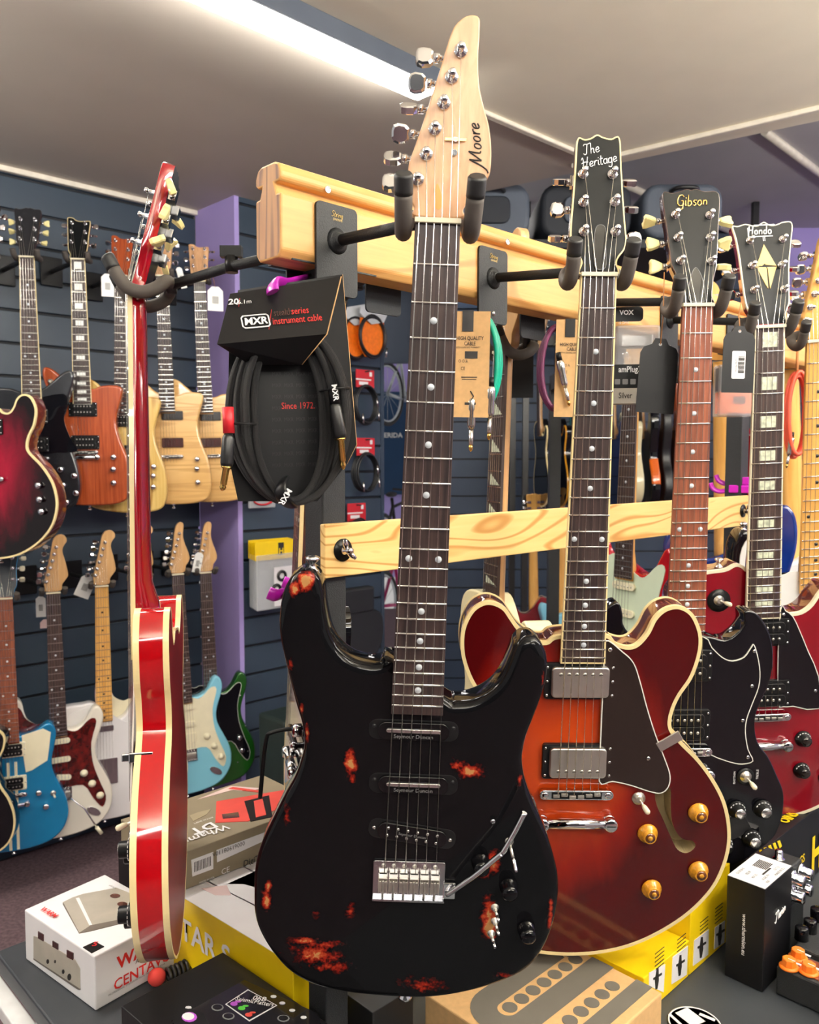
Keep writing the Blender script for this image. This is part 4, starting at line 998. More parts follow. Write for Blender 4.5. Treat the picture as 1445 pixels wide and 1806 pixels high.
for G_, lab in ((G1, 'black hanger arm and foam fork holding the worn black guitar'), (G2, 'black hanger arm and foam fork holding the cherry sunburst guitar'), (G3, 'black hanger arm and foam fork holding the black horned guitar'), (G4, 'black hanger arm and foam fork holding the wine red single cutaway guitar'), (G5, 'black hanger arm and foam fork holding the maple necked guitar at the right edge')):
    hanger_front(G_, lab)
hanger_front(GL_, 'black hanger with a locking knob holding the edge on cherry red guitar', False, .07)
# ================================================================= guitars on the slatted wall
WPL = Vector((-.92, 2.9, 0)) + NN * .03
REV = mm([(-28,-420),(-50,-418),(-78,-405),(-104,-396),(-130,-408),(-140,-440),(-132,-485),(-120,-530),(-122,-570),(-142,-620),(-160,-670),(-163,-720),(-146,-765),(-105,-798),(-40,-812),(40,-812),(105,-798),(146,-765),(163,-720),(160,-670),(142,-620),(122,-570),(119,-530),(128,-485),(134,-445),(124,-416),(106,-410),(84,-424),(56,-438),(28,-440)])
SG_GUARD = [(-30,-420),(-60,-425),(-92,-405),(-108,-370),(-122,-360),(-134,-385),(-134,-440),(-112,-520),(-100,-580),(-70,-640),(0,-650),(70,-650),(100,-700),(128,-735),(140,-700),(120,-640),(103,-580),(100,-510),(118,-440),(98,-430),(60,-462),(30,-458)]
def sgd(m): return H_guard(SG_GUARD, m, edge=None, sm_=3)
def dark_line(z): return None
def H_stripes(*xs):
    def f(g, fh, L):
        for x, w_ in xs: MB().box((x / 1000, fh - .0003, -.665), (w_ / 1000, .0008, .285)).build('stripe', 'parchment', g)
    return f
def H_plate(x, z, w_, h_, m='black_plastic', name='pickup', rot=0): return lambda g, fh, L: MB().prism(rrect(w_ / 1000, h_ / 1000, .003, 2, (x / 1000, z / 1000), math.radians(rot)), fh - .005, fh + .001).build(name, m, g, bevel=.0008, seg=1)
def H_jack(x, z, rot): return lambda g, fh, L: MB().prism(smooth([Vector((x / 1000 + math.cos(t * PI / 6) * .026 * math.cos(math.radians(rot)) - math.sin(t * PI / 6) * .012 * math.sin(math.radians(rot)), z / 1000 + math.cos(t * PI / 6) * .026 * math.sin(math.radians(rot)) + math.sin(t * PI / 6) * .012 * math.cos(math.radians(rot)))) for t in range(12)], 1), fh - .004, fh + .001).build('jack_plate', 'chrome', g, bevel=.001)
three = [H_pu('single', 0, -490, 0, .002), H_pu('single', 0, -552, 0, .002), H_pu('single', 0, -610, -8, .002)]
ck = [H_knob('cream', (74, -610), (98, -650), (122, -695))]
WG = [
 ((-38, 452), (-24, 750), -8, 2.36, 'wine burst hollow guitar with cream edging cut by the left edge of the photo', dict(body=SEMI, thick=.05, paint='wine_burst', side='burst_side', bind='cream', bw=.005, neck='mahogany_dark', head=HS_OPEN, hw=[H_pu('cover', 0, -480), H_knob('dome', (150, -650), (152, -690), (156, -725)), H_tom(0, -630)])),
 ((47, 454), (56, 715), 12, None, 'sparkly black guitar with a black scratch plate, upper row of the slatted wall', dict(body=flip(OFFSET), paint='black_sparkle', fb_bind='cream', neck='mahogany_dark', face='black_sparkle', head=HS_OPEN, tuners='key', w0=.044, w1=.058, hw=[H_guard([(-30,-440),(30,-430),(95,-420),(104,-450),(92,-500),(110,-560),(128,-600),(60,-606),(-30,-606)], 'black_gloss', edge=None), H_pu('open', 0, -490), H_pu('open', 0, -580), H_tom(0, -625), H_knob('dome', (78, -660), (118, -680), (84, -710), (122, -735), (92, -765))])),
 ((137, 458), (145, 708), 10, None, 'orange mahogany guitar with white block inlays', dict(body=OFFSET, paint='mahogany', fb='ebony', fb_bind='cream', inlay='block', inlaym='white_plastic', neck='mahogany', face='black_face', headbind='cream', headside='mahogany', head=HS_BOXY, w0=.044, w1=.058, hw=[H_pu('open', 0, -482), H_pu('open', 4, -590), H_tom(2, -624, 86), H_stop(4, -640, 92), H_knob('dome', (92, -640), (90, -680), (90, -725)), H_toggle(-98, -392)])),
 ((213, 487), (216, 735), 10, None, 'pale striped wood guitar with a mahogany headstock', dict(body=OFFSET, paint='ash_pale', fb='ebony', neck='mahogany', face='mahogany', head=HS_BOXY, hw=[H_pu('open', 0, -482), H_pu('open', 0, -590), H_tom(2, -630, 86), H_knob('dome', (100, -640), (98, -672), (98, -710))])),
 ((286, 487), (295, 728), 10, None, 'flame maple guitar with dark brown pickups, left of the two alike', dict(body=OFFSET, paint='flame_maple', fb='ebony', fb_bind='black_plastic', neck='maple', face='maple_headstock', head=HS_BOXY, hw=[H_plate(16, -484, 74, 32, 'smoke_plastic'), H_plate(14, -580, 74, 34, 'mahogany_dark'), H_tom(10, -630, 80), H_knob('dome', (96, -640), (94, -674), (96, -722))])),
 ((352, 497), (363, 730), 10, None, 'flame maple guitar beside the lavender column, partly behind the cable pack', dict(body=OFFSET, paint='flame_maple', fb='ebony', neck='maple', face='maple_headstock', head=HS_BOXY, hw=[H_plate(16, -484, 74, 32, 'smoke_plastic'), H_plate(14, -580, 74, 34, 'mahogany_dark'), H_tom(10, -630, 80), H_knob('dome', (96, -640), (94, -674), (96, -712))])),
 ((9, 1057), (17, 1298), 22, None, 'bright blue guitar with cream racing stripes', dict(body=REV, paint='lake_blue', fb='rosewood_red', neck='mahogany', face='blue_black', headside='lake_blue', head=HS_BLUE, tuners='white', hw=[H_stripes((-8, 8), (14, 8)), H_guard([(34,-440),(96,-425),(118,-440),(112,-490),(106,-530),(60,-556),(42,-560),(36,-500)], 'parchment', edge=None, sm_=0), H_pu('open', 0, -482, rc='parchment'), H_pu('open', 0, -590, rc='parchment'), H_tom(0, -628), H_stop(2, -660), H_knob('dome', (78, -630), (98, -678)), H_toggle(120, -640)])),
 ((94, 1047), (103, 1290), 26, None, 'white guitar with a tortoiseshell scratch plate', dict(body=STRAT, paint='olympic_white', head=HS_FEND, flat_hs=1, hw=[sgd('tortoise')] + three + ck + [H_strat(0, -648, -690, 70), H_jack(100, -745, -35), lambda g, fh, L: MB().tube([(.03, fh - .02, -.68), (.07, fh - .03, -.72), (.11, fh - .03, -.80)], .0025, 8).tube([(.105, fh - .03, -.79), (.12, fh - .03, -.815)], .006, 10, 1).build('vibrato_arm', ['chrome', 'parchment'], g)])),
 ((179.5, 1035), (184, 1262), 26, None, 'white single cutaway guitar with a maple fretboard', dict(body=TELE, paint='snow_white', fb='maple_fretboard', inlaym='black_satin', frets=21, head=HS_FEND, flat_hs=1, hw=[H_guard([(-30,-410),(-110,-430),(-130,-480),(-118,-560),(-60,-600),(60,-600),(118,-560),(110,-490),(60,-470)], 'snow_white', edge=None), H_plate(0, -490, 60, 20, 'chrome'), H_plate(0, -640, 82, 90, 'chrome', 'bridge'), H_plate(100, -650, 28, 110, 'chrome', 'control_plate', 12)])),
 ((247, 1022), (250, 1260), 26, None, 'pale pink guitar mostly behind the edge on cherry guitar', dict(body=STRAT, paint='shell_pink', head=HS_FEND, flat_hs=1, hw=[sgd('parchment')] + three)),
 ((314, 1014), (326, 1228), 26, None, 'sky blue guitar with a cream scratch plate', dict(body=STRAT, paint='sky_blue', head=HS_FEND2, flat_hs=1, hw=[sgd('parchment')] + three[:2] + [H_plate(0, -606, 70, 36, 'parchment')] + ck + [H_strat(0, -648, -690, 70), H_jack(100, -745, -35)])),
 ((363, 1011), (371, 1188), 26, 3.35, 'dark green guitar with a black scratch plate beside the lavender column', dict(body=STRAT, paint='forest_green', head=HS_FEND2, flat_hs=1, hw=[H_guard(SG_GUARD, 'black_gloss', edge='bevel_white', sm_=3), H_knob('dome', (100, -640), (108, -690)), H_screws((126, -600), (132, -700), (110, -480), (90, -735), y=.003)])),
 ((-88, 1052), (-82, 1290), 8, None, 'black guitar with cream edging at the lower left corner of the wall', dict(body=SINGLE, paint='black_gloss', bind='cream', bw=.005, head=HS_OPEN, neck='mahogany_dark', hw=[H_tom(0, -630)])),
]
for i, (n_, e_, rz, Y, lab, sp) in enumerate(WG):
    N = pt(*n_, Y) if Y else on_plane(*n_, WPL + UP * H, NN)
    if Y and Y > 3: N = on_plane(*n_, WPL + UP * H + NN * -.0, NN)
    E = on_plane(*e_, N, Vector((0, 1, 0)))
    Gm = gframe(N, E, math.radians(rz))
    s = dict(scale=.648 if sp['body'] in (STRAT, TELE, OFFSET) else .628, detail=0, fb='rosewood', neck='maple', round=.007); s.update(sp)
    if s['body'] in (SEMI, SINGLE): s['round'] = .0012
    guitar('electric_guitar', lab, 'electric guitar', Gm, s, 'guitars on the slatted wall')
    # wall hook
    yk = Gm @ Vector((0, .046, .012)); wd = (yk - WA).dot(NN)
    base = yk - NN * (wd - .004)
    short = lab.split(',')[0].split(' mostly')[0].split(' cut')[0].split(' at ')[0] if 'flame' in lab else lab.split(' with')[0].split(',')[0].split(' mostly')[0].split(' beside')[0].split(' cut')[0].split(' at ')[0]
    h = thing('wall_hook', 'black fork hook on the slatted wall carrying the ' + short, 'guitar hanger', basis(base, U, -NN, UP), 'hooks on the slatted wall')
    MB().box((0, -.006, 0), (.075, .012, .1)).build('mounting_plate', 'black_plastic', h, bevel=.002, seg=1)
    W_ = basis(base, U, -NN, UP).inverted()
    MB().tube([(0, -.01, 0), W_ @ yk], .008, 8).build('arm', 'black_satin', h)
    fk = MB()
    for sx in (-1, 1):
        fk.tube([W_ @ (Gm @ Vector(q)) for q in smooth3([(sx * .004, .05, .012), (sx * .028, .045, .008), (sx * .034, .02, .0), (sx * .034, -.01, .004), (sx * .035, -.022, .02)], 4)], .0085, 8)
    fk.build('fork', 'rubber', h)

def price_tag(px, py, Y, w_, h_, rz, roll, lab, m='white_plastic', loop=None, barcode=True, name='price_tag', grp=None):
    o = pt(px, py, Y); M = Matrix.Translation(o) @ Matrix.Rotation(math.radians(rz), 4, 'Z') @ Matrix.Rotation(math.radians(roll), 4, 'Y')
    t = thing(name, lab, 'tag', M, grp)
    c = w_ * .28
    p = [(-w_ / 2, -h_ / 2), (w_ / 2, -h_ / 2), (w_ / 2, h_ / 2 - c), (w_ / 2 - c, h_ / 2), (-w_ / 2 + c, h_ / 2), (-w_ / 2, h_ / 2 - c)]
    MB().prism(p, -.0004, .0004).build('card', m, t)
    if barcode:
        b = MB()
        for i in range(9): b.box(((i - 4) * w_ * .045, -.0006, -h_ * .05), (w_ * .022, .0003, h_ * .3))
        b.build('barcode', 'dark_print', t)
    if loop: MB().tube([(0, 0, h_ / 2 - .004)] + [M.inverted() @ pt(*q) for q in loop], .0009, 5).build('string', 'tag_string', t)
    return t
price_tag(190, 503, 2.78, .04, .075, 20, 0, 'white price tag beside the mahogany headstock, left of the fork', loop=[(197, 470, 2.8)])
price_tag(320, 490, 3.0, .022, .075, 30, -16, 'narrow white price tag tilted beside the first flame maple headstock')
price_tag(380, 527, 2.95, .054, .085, 20, 0, 'white price tag on a long string in front of the lavender column', loop=[(376, 490, 2.95), (367, 472, 3.0)])
price_tag(72, 1070, 2.72, .03, .07, 20, 0, 'white price tag hanging under the white guitar headstock')
price_tag(151, 1034, 2.8, .05, .08, 20, 24, 'white price tag tilted beside the maple fretboard guitar headstock')
price_tag(349, 992, 3.0, .03, .075, 20, 12, 'white price tag between the sky blue and dark green guitar headstocks')
price_tag(81, 1100, 2.74, .036, .03, 20, 0, 'small pinkish tag lower beside the white guitar neck', m='shell_pink', barcode=False)

# ================================================================= guitars behind the rail
def back_guitar(n_, Y, e_, rz, lab, sp, hang=None, group=None):
    N = pt(*n_, Y); E = on_plane(*e_, N, Vector((0, 1, 0)))
    Gm = gframe(N, E, math.radians(rz)); s = dict(scale=.648, detail=0, fb='rosewood', neck='maple', round=.008); s.update(sp)
    guitar('electric_guitar', lab, 'electric guitar', Gm, s, group)
    if hang: hanger_front(Gm, hang, False, (Gm.translation - R0).dot(U) - .03)
    return Gm
back_guitar((882, 622), 1.33, (864, 1060), -72, 'cream single cutaway guitar with triangle inlays seen from its side', dict(body=TELE, paint='vintage_cream', inlay='tri', inlaym='inlay_pearl', head=HS_FEND, flat_hs=1, round=.004), 'black hanger behind the rail holding the cream guitar', )
back_guitar((540, 545), 1.2, (522, 1010), -76, 'black guitar with cream edging seen edge on behind the left post', dict(body=SINGLE, thick=.05, round=.0012, paint='black_gloss', bind='cream', bw=.004, fb_bind='cream', scale=.628, neck='mahogany_dark', face='black_face', head=HS_OPEN,
    hw=[H_knob('dome', (60, -600), (90, -660)), H_tom(0, -630), H_stop(0, -668), lambda g, fh, L: MB().tube(smooth3([(.05, fh, -.60), (.05, fh - .04, -.605), (.05, fh - .05, -.62), (.05, fh - .055, -.70)], 5), .0032, 8).build('vibrato_arm', 'black_plastic', g)]), 'black hanger with locking knob behind the cable pack')
back_guitar((1112, 654), 1.87, (1098, 1010), -60, 'bright red guitar with a pale mint scratch plate behind the pine board', dict(body=STRAT, paint='metal_red', neck='maple_fretboard', head=HS_FEND, flat_hs=1, hw=[sgd('mint')] + three + ck + [H_strat(0, -648, -690, 70)]))
back_guitar((1274, 640), 1.95, (1280, 950), 160, 'navy blue guitar seen from behind, right of the black horned guitar neck', dict(body=STRAT, paint='navy_gloss', head=HS_FEND, neck='maple_fretboard', flat_hs=1))
back_guitar((1392, 655), 1.98, (1398, 950), 175, 'white guitar seen from behind between the two rightmost necks', dict(body=STRAT, paint='snow_white', head=HS_FEND, neck='maple_fretboard', flat_hs=1))
far = [((948, 608), 4.2, -86, 'black guitar with cream edging hung edge on at the far wall, left one', dict(body=SINGLE, scale=.628, round=.0012, paint='black_gloss', bind='cream', bw=.006, neck='maple', head=HS_OPEN)),
 ((980, 608), 4.2, -86, 'black guitar with amber edging hung edge on at the far wall, right one', dict(body=SINGLE, scale=.628, round=.0012, paint='black_gloss', bind='amber', bw=.006, neck='mahogany_dark', head=HS_OPEN)),
 ((1008, 608), 4.2, -90, 'teal guitar at the far wall behind the purple cable', dict(body=STRAT, paint='teal_gloss', head=HS_FEND, flat_hs=1)),
 ((1078, 608), 4.2, -90, 'deep blue guitar in the far row, first of the row', dict(body=STRAT, paint='navy_gloss', head=HS_FEND, flat_hs=1)),
 ((1100, 608), 4.2, -90, 'cream guitar in the far row beside the deep blue one', dict(body=STRAT, paint='vintage_cream', head=HS_FEND, flat_hs=1)),
 ((1128, 608), 4.2, -90, 'orange guitar in the far row', dict(body=STRAT, paint='orange_gloss', head=HS_FEND, flat_hs=1)),
 ((1151, 608), 4.2, 90, 'glossy black guitar turned edge on in the far row, right of the orange one', dict(body=STRAT, paint='black_gloss', head=HS_FEND, flat_hs=1)),
 ((1173, 608), 4.2, 90, 'dull black guitar turned edge on in the far row, left of the brown one', dict(body=STRAT, paint='black_satin', head=HS_FEND, flat_hs=1)),
 ((1195, 608), 4.2, 90, 'brown guitar turned edge on at the end of the far row', dict(body=STRAT, paint='brown_gloss', neck='mahogany', head=HS_FEND, flat_hs=1)),
 ((1303, 608), 4.2, -70, 'small red guitar hung edge on in the far right row', dict(body=SINGLE, scale=.628, round=.0012, paint='metal_red', bind='ivory', neck='mahogany', head=HS_OPEN)),
 ((940, 925), 4.26, 180, 'dark red guitar seen from behind in the far lower row', dict(body=SINGLE, scale=.628, round=.0012, paint='wine_red', bind='ivory', neck='maple_fretboard', head=HS_OPEN)),
 ((990, 925), 4.2, 195, 'pale blue guitar seen from behind in the far lower row', dict(body=STRAT, paint='sky_blue', neck='maple_fretboard', head=HS_FEND, flat_hs=1))]
for n_, Y, rz, lab, sp in far: back_guitar(n_, Y, (n_[0] + 1, n_[1] + 100), rz, lab, dict(sp, plain=Y > 3), None, 'far guitars')
for i, (x0, x1, py, Y) in enumerate(((925, 1330, 601, 4.262), (900, 1030, 918, 4.36))):
    a, b_ = pt(x0, py, Y), pt(x1, py, Y)
    tag(MB().box(((a.x + b_.x) / 2, Y, a.z), (b_.x - a.x, .03, .05)).box((a.x + .01, Y, 1.4), (.03, .03, 2.8)).box((b_.x - .01, Y, 1.4), (.03, .03, 2.8)).build('hanging_frame', 'black_satin'), ('tall black frame carrying the far upper row of guitars', 'narrow black frame carrying the far lower row of guitars')[i], 'frame')
for i, (x0, x1, yy, zz) in enumerate(((.40, 1.25, 2.03, pt(1112, 650, 1.9).z),)):
    tag(MB().box(((x0 + x1) / 2, yy, zz), (x1 - x0, .03, .04)).box((x1, yy, zz / 2), (.035, .035, zz)).box((x0, yy + .12, zz), (.03, .24, .04)).box((x0, yy + .24, zz / 2), (.03, .03, zz)).build('guitar_rack', 'powder_black'), 'plain black rack behind the wooden rail carrying the red, navy and white guitars', 'rack')
# high cases beyond the ceiling edge
for i, (x, w_, m_, lab) in enumerate(((.30, .30, 'case_grey', 'grey guitar case lying high beyond the ceiling edge, left one'), (.66, .34, 'case_dark', 'dark guitar case lying high beyond the ceiling edge, middle one'), (1.02, .30, 'case_grey', 'grey guitar case lying high beyond the ceiling edge, right one'))):
    c = thing('guitar_case', lab, 'case', Matrix.Translation((x, 3.3, H + .83)))
    MB().prism(rrect(w_, .20, .06, 4, (0, .10)), -.18, .6, r=.02).build('shell', m_, c)
    MB().prism(rrect(w_ * .5, .10, .03, 4, (0, .10)), -.192, -.17, r=.006).build('pocket', 'case_dark' if i != 1 else 'case_grey', c)
    MB().tube(smooth3([(-.05, -.19, .165), (-.03, -.22, .17), (.03, -.22, .17), (.05, -.19, .165)], 4), .008, 8).build('handle', 'black_satin', c)
tag(MB().box((.7, 3.4, H + .80), (1.3, .62, .03)).build('high_shelf', 'case_dark'), 'dark high shelf holding the guitar cases', 'shelf')
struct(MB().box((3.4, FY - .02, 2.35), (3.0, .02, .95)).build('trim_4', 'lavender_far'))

# ================================================================= bicycles seen through the gap
struct(MB().box((-.9, 10.5, 1.6), (4.4, .02, 3.4)).build('wall_bicycle_shop', 'lavender_far'))
bp = MB().box((-.55, 10.45, pt(700, 782, 10.45).z), (2.2, .03, 1.3)).build('banner', 'bike_blue'); tag(bp, 'blue banner with white lettering on the far lavender wall', 'banner')
text('MERIDA', .085, (-.24, 10.43, pt(700, 768, 10.43).z), (1, 0, 0), (0, 0, 1), 'white_print', bp, bold=.02)
def bike(px, py, Y, rz, m, lab):
    o = pt(px, py, Y); t = thing('bicycle', lab, 'bicycle', Matrix.Translation(o) @ Matrix.Rotation(math.radians(rz), 4, 'Z'))
    for sx in (-1, 1):
        w_ = MB().tube([(sx * .5 + .33 * math.cos(a * PI / 16), 0, .33 * math.sin(a * PI / 16)) for a in range(32)], .022, 6, 0, True)
        w_.tube([(sx * .5 + .30 * math.cos(a * PI / 16), 0, .30 * math.sin(a * PI / 16)) for a in range(32)], .012, 6, 1, True)
        for a in range(12): w_.tube([(sx * .5, 0, 0), (sx * .5 + .3 * math.cos(a * PI / 6), 0, .3 * math.sin(a * PI / 6))], .002, 4, 1)
        w_.build('wheel', ['tyre', 'rim_silver'], t)
    f = MB()
    for a, b_ in (((-.5, 0), (-.08, -.05)), ((-.5, 0), (-.2, .42)), ((-.08, -.05), (-.24, .5)), ((-.08, -.05), (.36, .40)), ((-.2, .40), (.34, .46)), ((.34, .5), (.5, 0))): f.tube([(a[0], 0, a[1]), (b_[0], 0, b_[1])], .018, 6)
    f.build('frame', m, t); MB().ball((-.25, 0, .54), (.13, .05, .03)).build('saddle', 'tyre', t)
    MB().tube([(.30, -.2, .58), (.34, 0, .56), (.30, .2, .58)], .014, 6).build('handlebar', 'tyre', t)
bike(722, 700, 9.4, 62, 'rim_silver', 'silver bicycle hung high on the far lavender wall')
bike(705, 955, 9.2, 70, 'tyre', 'black bicycle with a black saddle in front of the far lavender wall')
bike(712, 1055, 8.2, 66, 'bike_magenta', 'magenta bicycle standing low in the far gap')

# ================================================================= small goods on the right slatted wall
WR = step_o + UP * H + NN * .0
def wr(px, py, off=.02): return on_plane(px, py, WR + NN * off, NN)
def wframe(px, py, off=.02): return basis(wr(px, py, off), U, -NN, UP)
def coil(mb, rx, rz, r, n=5, m=0, cx=0, cz_=0, y=0, jit=.06, dy=.004, seg=26, skew=0):
    for i in range(n):
        a, b_ = rx * (1 + random.uniform(-jit, jit)), rz * (1 + random.uniform(-jit, jit)); ox, oz = random.uniform(-jit, jit) * rx * .5, random.uniform(-jit, jit) * rz * .4
        mb.tube([(cx + ox + a * math.cos(2 * PI * k / seg), y + (i - n / 2) * dy + random.uniform(-.001, .001), cz_ + oz + b_ * math.sin(2 * PI * k / seg)) for k in range(seg)], r, 6, m, True)
    return mb
def red_pack(px, py, lab, off=.05):
    t = thing('cable_pack', lab, 'cable pack', wframe(px, py, off), 'red carded cables')
    MB().box((0, 0, 0), (.10, .004, .075)).build('header_card', 'pack_red', t)
    MB().box((-.01, -.0025, -.004), (.085, .0006, .006)).box((-.01, -.0025, -.02), (.05, .0006, .014)).box((.03, -.0025, .02), (.014, .0006, .018)).build('print', 'white_print', t)
    coil(MB(), .062, .08, .0042, 7, cz_=-.11, dy=.0055).build('cable', 'cable_plain', t)
    for sx, dz in ((.058, -.155), (.05, -.1), (-.03, -.17)): MB().cyl((sx, -.02, dz + .02), (sx + .004, -.02, dz - .02), .0045, 8).build('plug', 'steel', t)
    MB().tube([(0, .045, .03), (0, -.03, .03)], .003, 6).build('peg', 'black_satin', t)
red_pack(644, 668, 'coiled black cable on a red card, upper one on the right slatted wall')
red_pack(645, 788, 'coiled black cable on a red card, middle one on the right slatted wall')
red_pack(629, 903, 'red card of a cable just above the pine board')
for i, (px, py) in enumerate(((625, 590), (655, 588))):
    t = thing('cable_pack', ('orange backed cable pack, the one behind', 'orange backed cable pack with a pale grey header')[i], 'cable pack', wframe(px, py, .05 + .035 * i), 'orange backed cables')
    MB().prism([(-.06, .06), (.07, .06), (.075, -.03), (.03, -.10), (-.035, -.10), (-.07, -.05)], -.002, .002).build('backing_card', 'pack_orange', t)
    MB().prism([(-.07, .10), (.05, .13), (.08, .085), (.06, .05), (-.01, .035), (-.075, .075)], -.014, -.010).build('header_card', 'pack_grey', t)
    coil(MB(), .07, .085, .0045, 5, cz_=-.015, dy=.004, y=-.008).build('cable', 'cable_plain', t)
    MB().cyl((.075, -.015, -.055), (.07, -.015, -.095), .0045, 8).build('plug', 'steel', t)
for i in range(5):
    off = .03 + .022 * i
    t = thing('string_pack', ('rearmost', 'second', 'third', 'fourth', 'front')[i] + ' clear bag with a yellow header hanging beside the lavender column', 'accessory pack', wframe(474 + i * 3, 966 + i * 1.0, off), 'yellow headed bags')
    w_ = .185
    MB().box((0, 0, 0), (w_, .002, .070)).build('header_card', 'card_yellow', t)
    MB().box((0, 0, -.12), (w_ * .96, .010, .21)).build('bag', 'bag_plastic', t, bevel=.003, seg=1)
    if i == 4:
        MB().box((.025, -.0012, .002), (.026, .0008, .05)).build('print', 'dark_print', t)
        text('H', .03, (.025, -.002, -.006), (1, 0, 0), (0, 0, 1), 'card_yellow', t, bold=.03)
        MB().box((.03, -.007, -.14), (.085, .001, .15)).build('insert', 'card_white', t)
        for q in ((.022, -.10), (-.002, -.15), (.052, -.155)):
            MB().tube([(q[0] + .017 * math.cos(a * PI / 8), -.009, q[1] + .017 * math.sin(a * PI / 8)) for a in range(16)], .006, 8, 0, True).build('rubber_ring', 'black_satin', t)
MB_ = MB().box((0, 0, 0), (.12, .012, .06)).build('accessory_bag', 'bag_plastic', M=wframe(462, 882, .05), bevel=.004); tag(MB_, 'clear bag with dark red cords at the foot of the flame maple guitar', 'bag')
coil(MB(), .04, .018, .003, 4, y=-.002).build('cord', 'pack_red', MB_)
t = thing('cable_bag', 'black square pouch hanging under the pine board', 'bag', wframe(622, 1068, .06))
MB().box((0.01, 0, .02), (.19, .05, .11)).build('flap', 'bag_black', t, bevel=.01)
MB().prism(smooth([Vector(p) for p in [(-.11, -.03), (.12, -.03), (.165, -.11), (.13, -.22), (0, -.25), (-.11, -.22), (-.13, -.11)]], 4), -.02, .04, r=.012).build('pouch', 'bag_black', t)
for i, (px, py, L_, lab) in enumerate(((487, 1050, .10, 'purple plastic hook left of the black guitar horn'), (512, 1030, .06, 'purple plastic hook behind the black guitar horn'))):
    o = pt(px, py, 1.3 + i * .1); MB().tube(smooth3([tuple(TA + U * .19 + NN * .487 + UP * (o.z - TZ) - o), (.02, 0, .0), (0, -.0, 0), (-.012, 0, .004)], 4), .011, 10, flat=.5).build('plastic_hook', 'purple_plastic', M=Matrix.Translation(o))['label'] = lab
    COL.objects[-1]['category'] = 'hook'
t = thing('amplifier', 'dark green box amplifier on the floor behind the black guitar', 'amplifier', basis(on_plane(503, 1300, step_o + UP * H + NN * .25, NN), U, -NN, UP))
MB().box((0, 0, -.36), (.13, .16, .9)).build('cabinet', 'amp_green', t, bevel=.012)
MB().box((0, -.082, -.36), (.10, .004, .8)).build('grille', 'bag_black', t)
# ================================================================= instrument cable on its big black card
cp = Vector(pt(505, 700, .86)); CM = Matrix.Translation(cp) @ Matrix.Rotation(math.radians(16), 4, 'Z') @ Matrix.Rotation(math.radians(-2), 4, 'Y')
def cl(px, py, y=0.0):
    inv = CM.inverted(); n = CM.to_3x3() @ Vector((0, 1, 0)); p = on_plane(px, py, CM @ Vector((0, y, 0)), n); q = inv @ p
    return q
def c2(px, py, y=0.0): q = cl(px, py, y); return (q.x, q.z)
t = thing('cable_pack', 'coiled black braided cable on a tall black card, hanging at the rail end', 'cable pack', CM)
YB = .012
MB().prism([c2(*p, YB) for p in ((420, 512), (604, 484), (629, 784), (612, 818), (560, 884), (420, 884), (402, 800), (404, 600))], YB - .0006, YB + .0006).build('backing_card', 'card_black', t)
# folded header: front panel leans out from the ridge, lower panel folds back
YF = -.038
A = [cl(406, 518, 0), cl(602, 488, 0), cl(577, 589, YF), cl(383, 607, YF), cl(533, 643, -.012), cl(440, 643, -.012)]
hd = MB(); th_ = Vector((0, .0007, 0))
for q in ((0, 1, 2, 3), (3, 2, 4, 5)):
    P = [A[i] for i in q]; hd.add(P + [p + th_ for p in P], [(0, 1, 2, 3), (4, 5, 6, 7), (0, 1, 5, 4), (1, 2, 6, 5), (2, 3, 7, 6), (3, 0, 4, 7)], 0)
header = hd.build('header_card', 'card_black', t)
e = MB().tube([A[1], A[2]], .0007, 5).tube([A[2], A[4]], .0006, 5).tube([Vector((*c2(604, 484, YB), 0)).xzy + Vector((0, YB, 0)), Vector((*c2(629, 784, YB), 0)).xzy + Vector((0, YB, 0)), Vector((*c2(612, 818, YB), 0)).xzy + Vector((0, YB, 0))], .0007, 5).build('cut_edge', 'card_kraft', t)
ex = (A[2] - A[3]).normalized(); up_ = ((A[0] + A[1]) / 2 - (A[2] + A[3]) / 2); nrm = ex.cross(up_).normalized(); ey = nrm.cross(ex).normalized()
def onhead(px, py):
    P = CM @ A[3]; n = CM.to_3x3() @ nrm; return CM.inverted() @ on_plane(px, py, P, n)
o = onhead(451, 567)
text('MXR', .0128, o, ex, ey, 'white_print', header, bold=.03, shear=.12, wide=.86)
lg = MB(); rr = smooth([Vector(p) for p in rrect(.0268, .0160, .0035, 3)], 2)
pts_ = [o + ex * q.x + ey * q.y - nrm * -.0004 for q in rr]; lg.tube(pts_, .0008, 5, 0, True); lg.build('logo_frame', 'white_print', header)
text('stealth', .0125, onhead(482, 553), ex, ey, 'mahogany_dark', header, shear=.15, wide=.56, align='LEFT')
text('series', .0125, onhead(513, 550), ex, ey, 'red_print', header, shear=.15, wide=.62, align='LEFT')
text('instrument cable', .0125, onhead(480, 568), ex, ey, 'red_print', header, shear=.15, wide=.60, align='LEFT')
text('20', .0105, onhead(411, 533), ex, ey, 'white_print', header, shear=.2, bold=.02); text('ft', .0032, onhead(418.5, 537), ex, ey, 'white_print', header)
text('6.1m', .0072, onhead(431, 533), ex, ey, 'white_print', header, shear=.15)
text('cable / DCIR20', .0035, onhead(574, 507), ex, ey, 'white_print', header, shear=.1)
MB().tube([onhead(479, 546), onhead(474.5, 581)], .0003, 4).tube([onhead(423, 526), onhead(421, 541)], .0003, 4).build('line', 'red_print', header)
ex2 = (A[4] - A[5]).normalized(); n2 = (A[2] - A[3]).cross(A[3] - A[5]).normalized(); ey2 = n2.cross(ex2).normalized()
def onlow(px, py): return CM.inverted() @ on_plane(px, py, CM @ A[3], CM.to_3x3() @ n2)
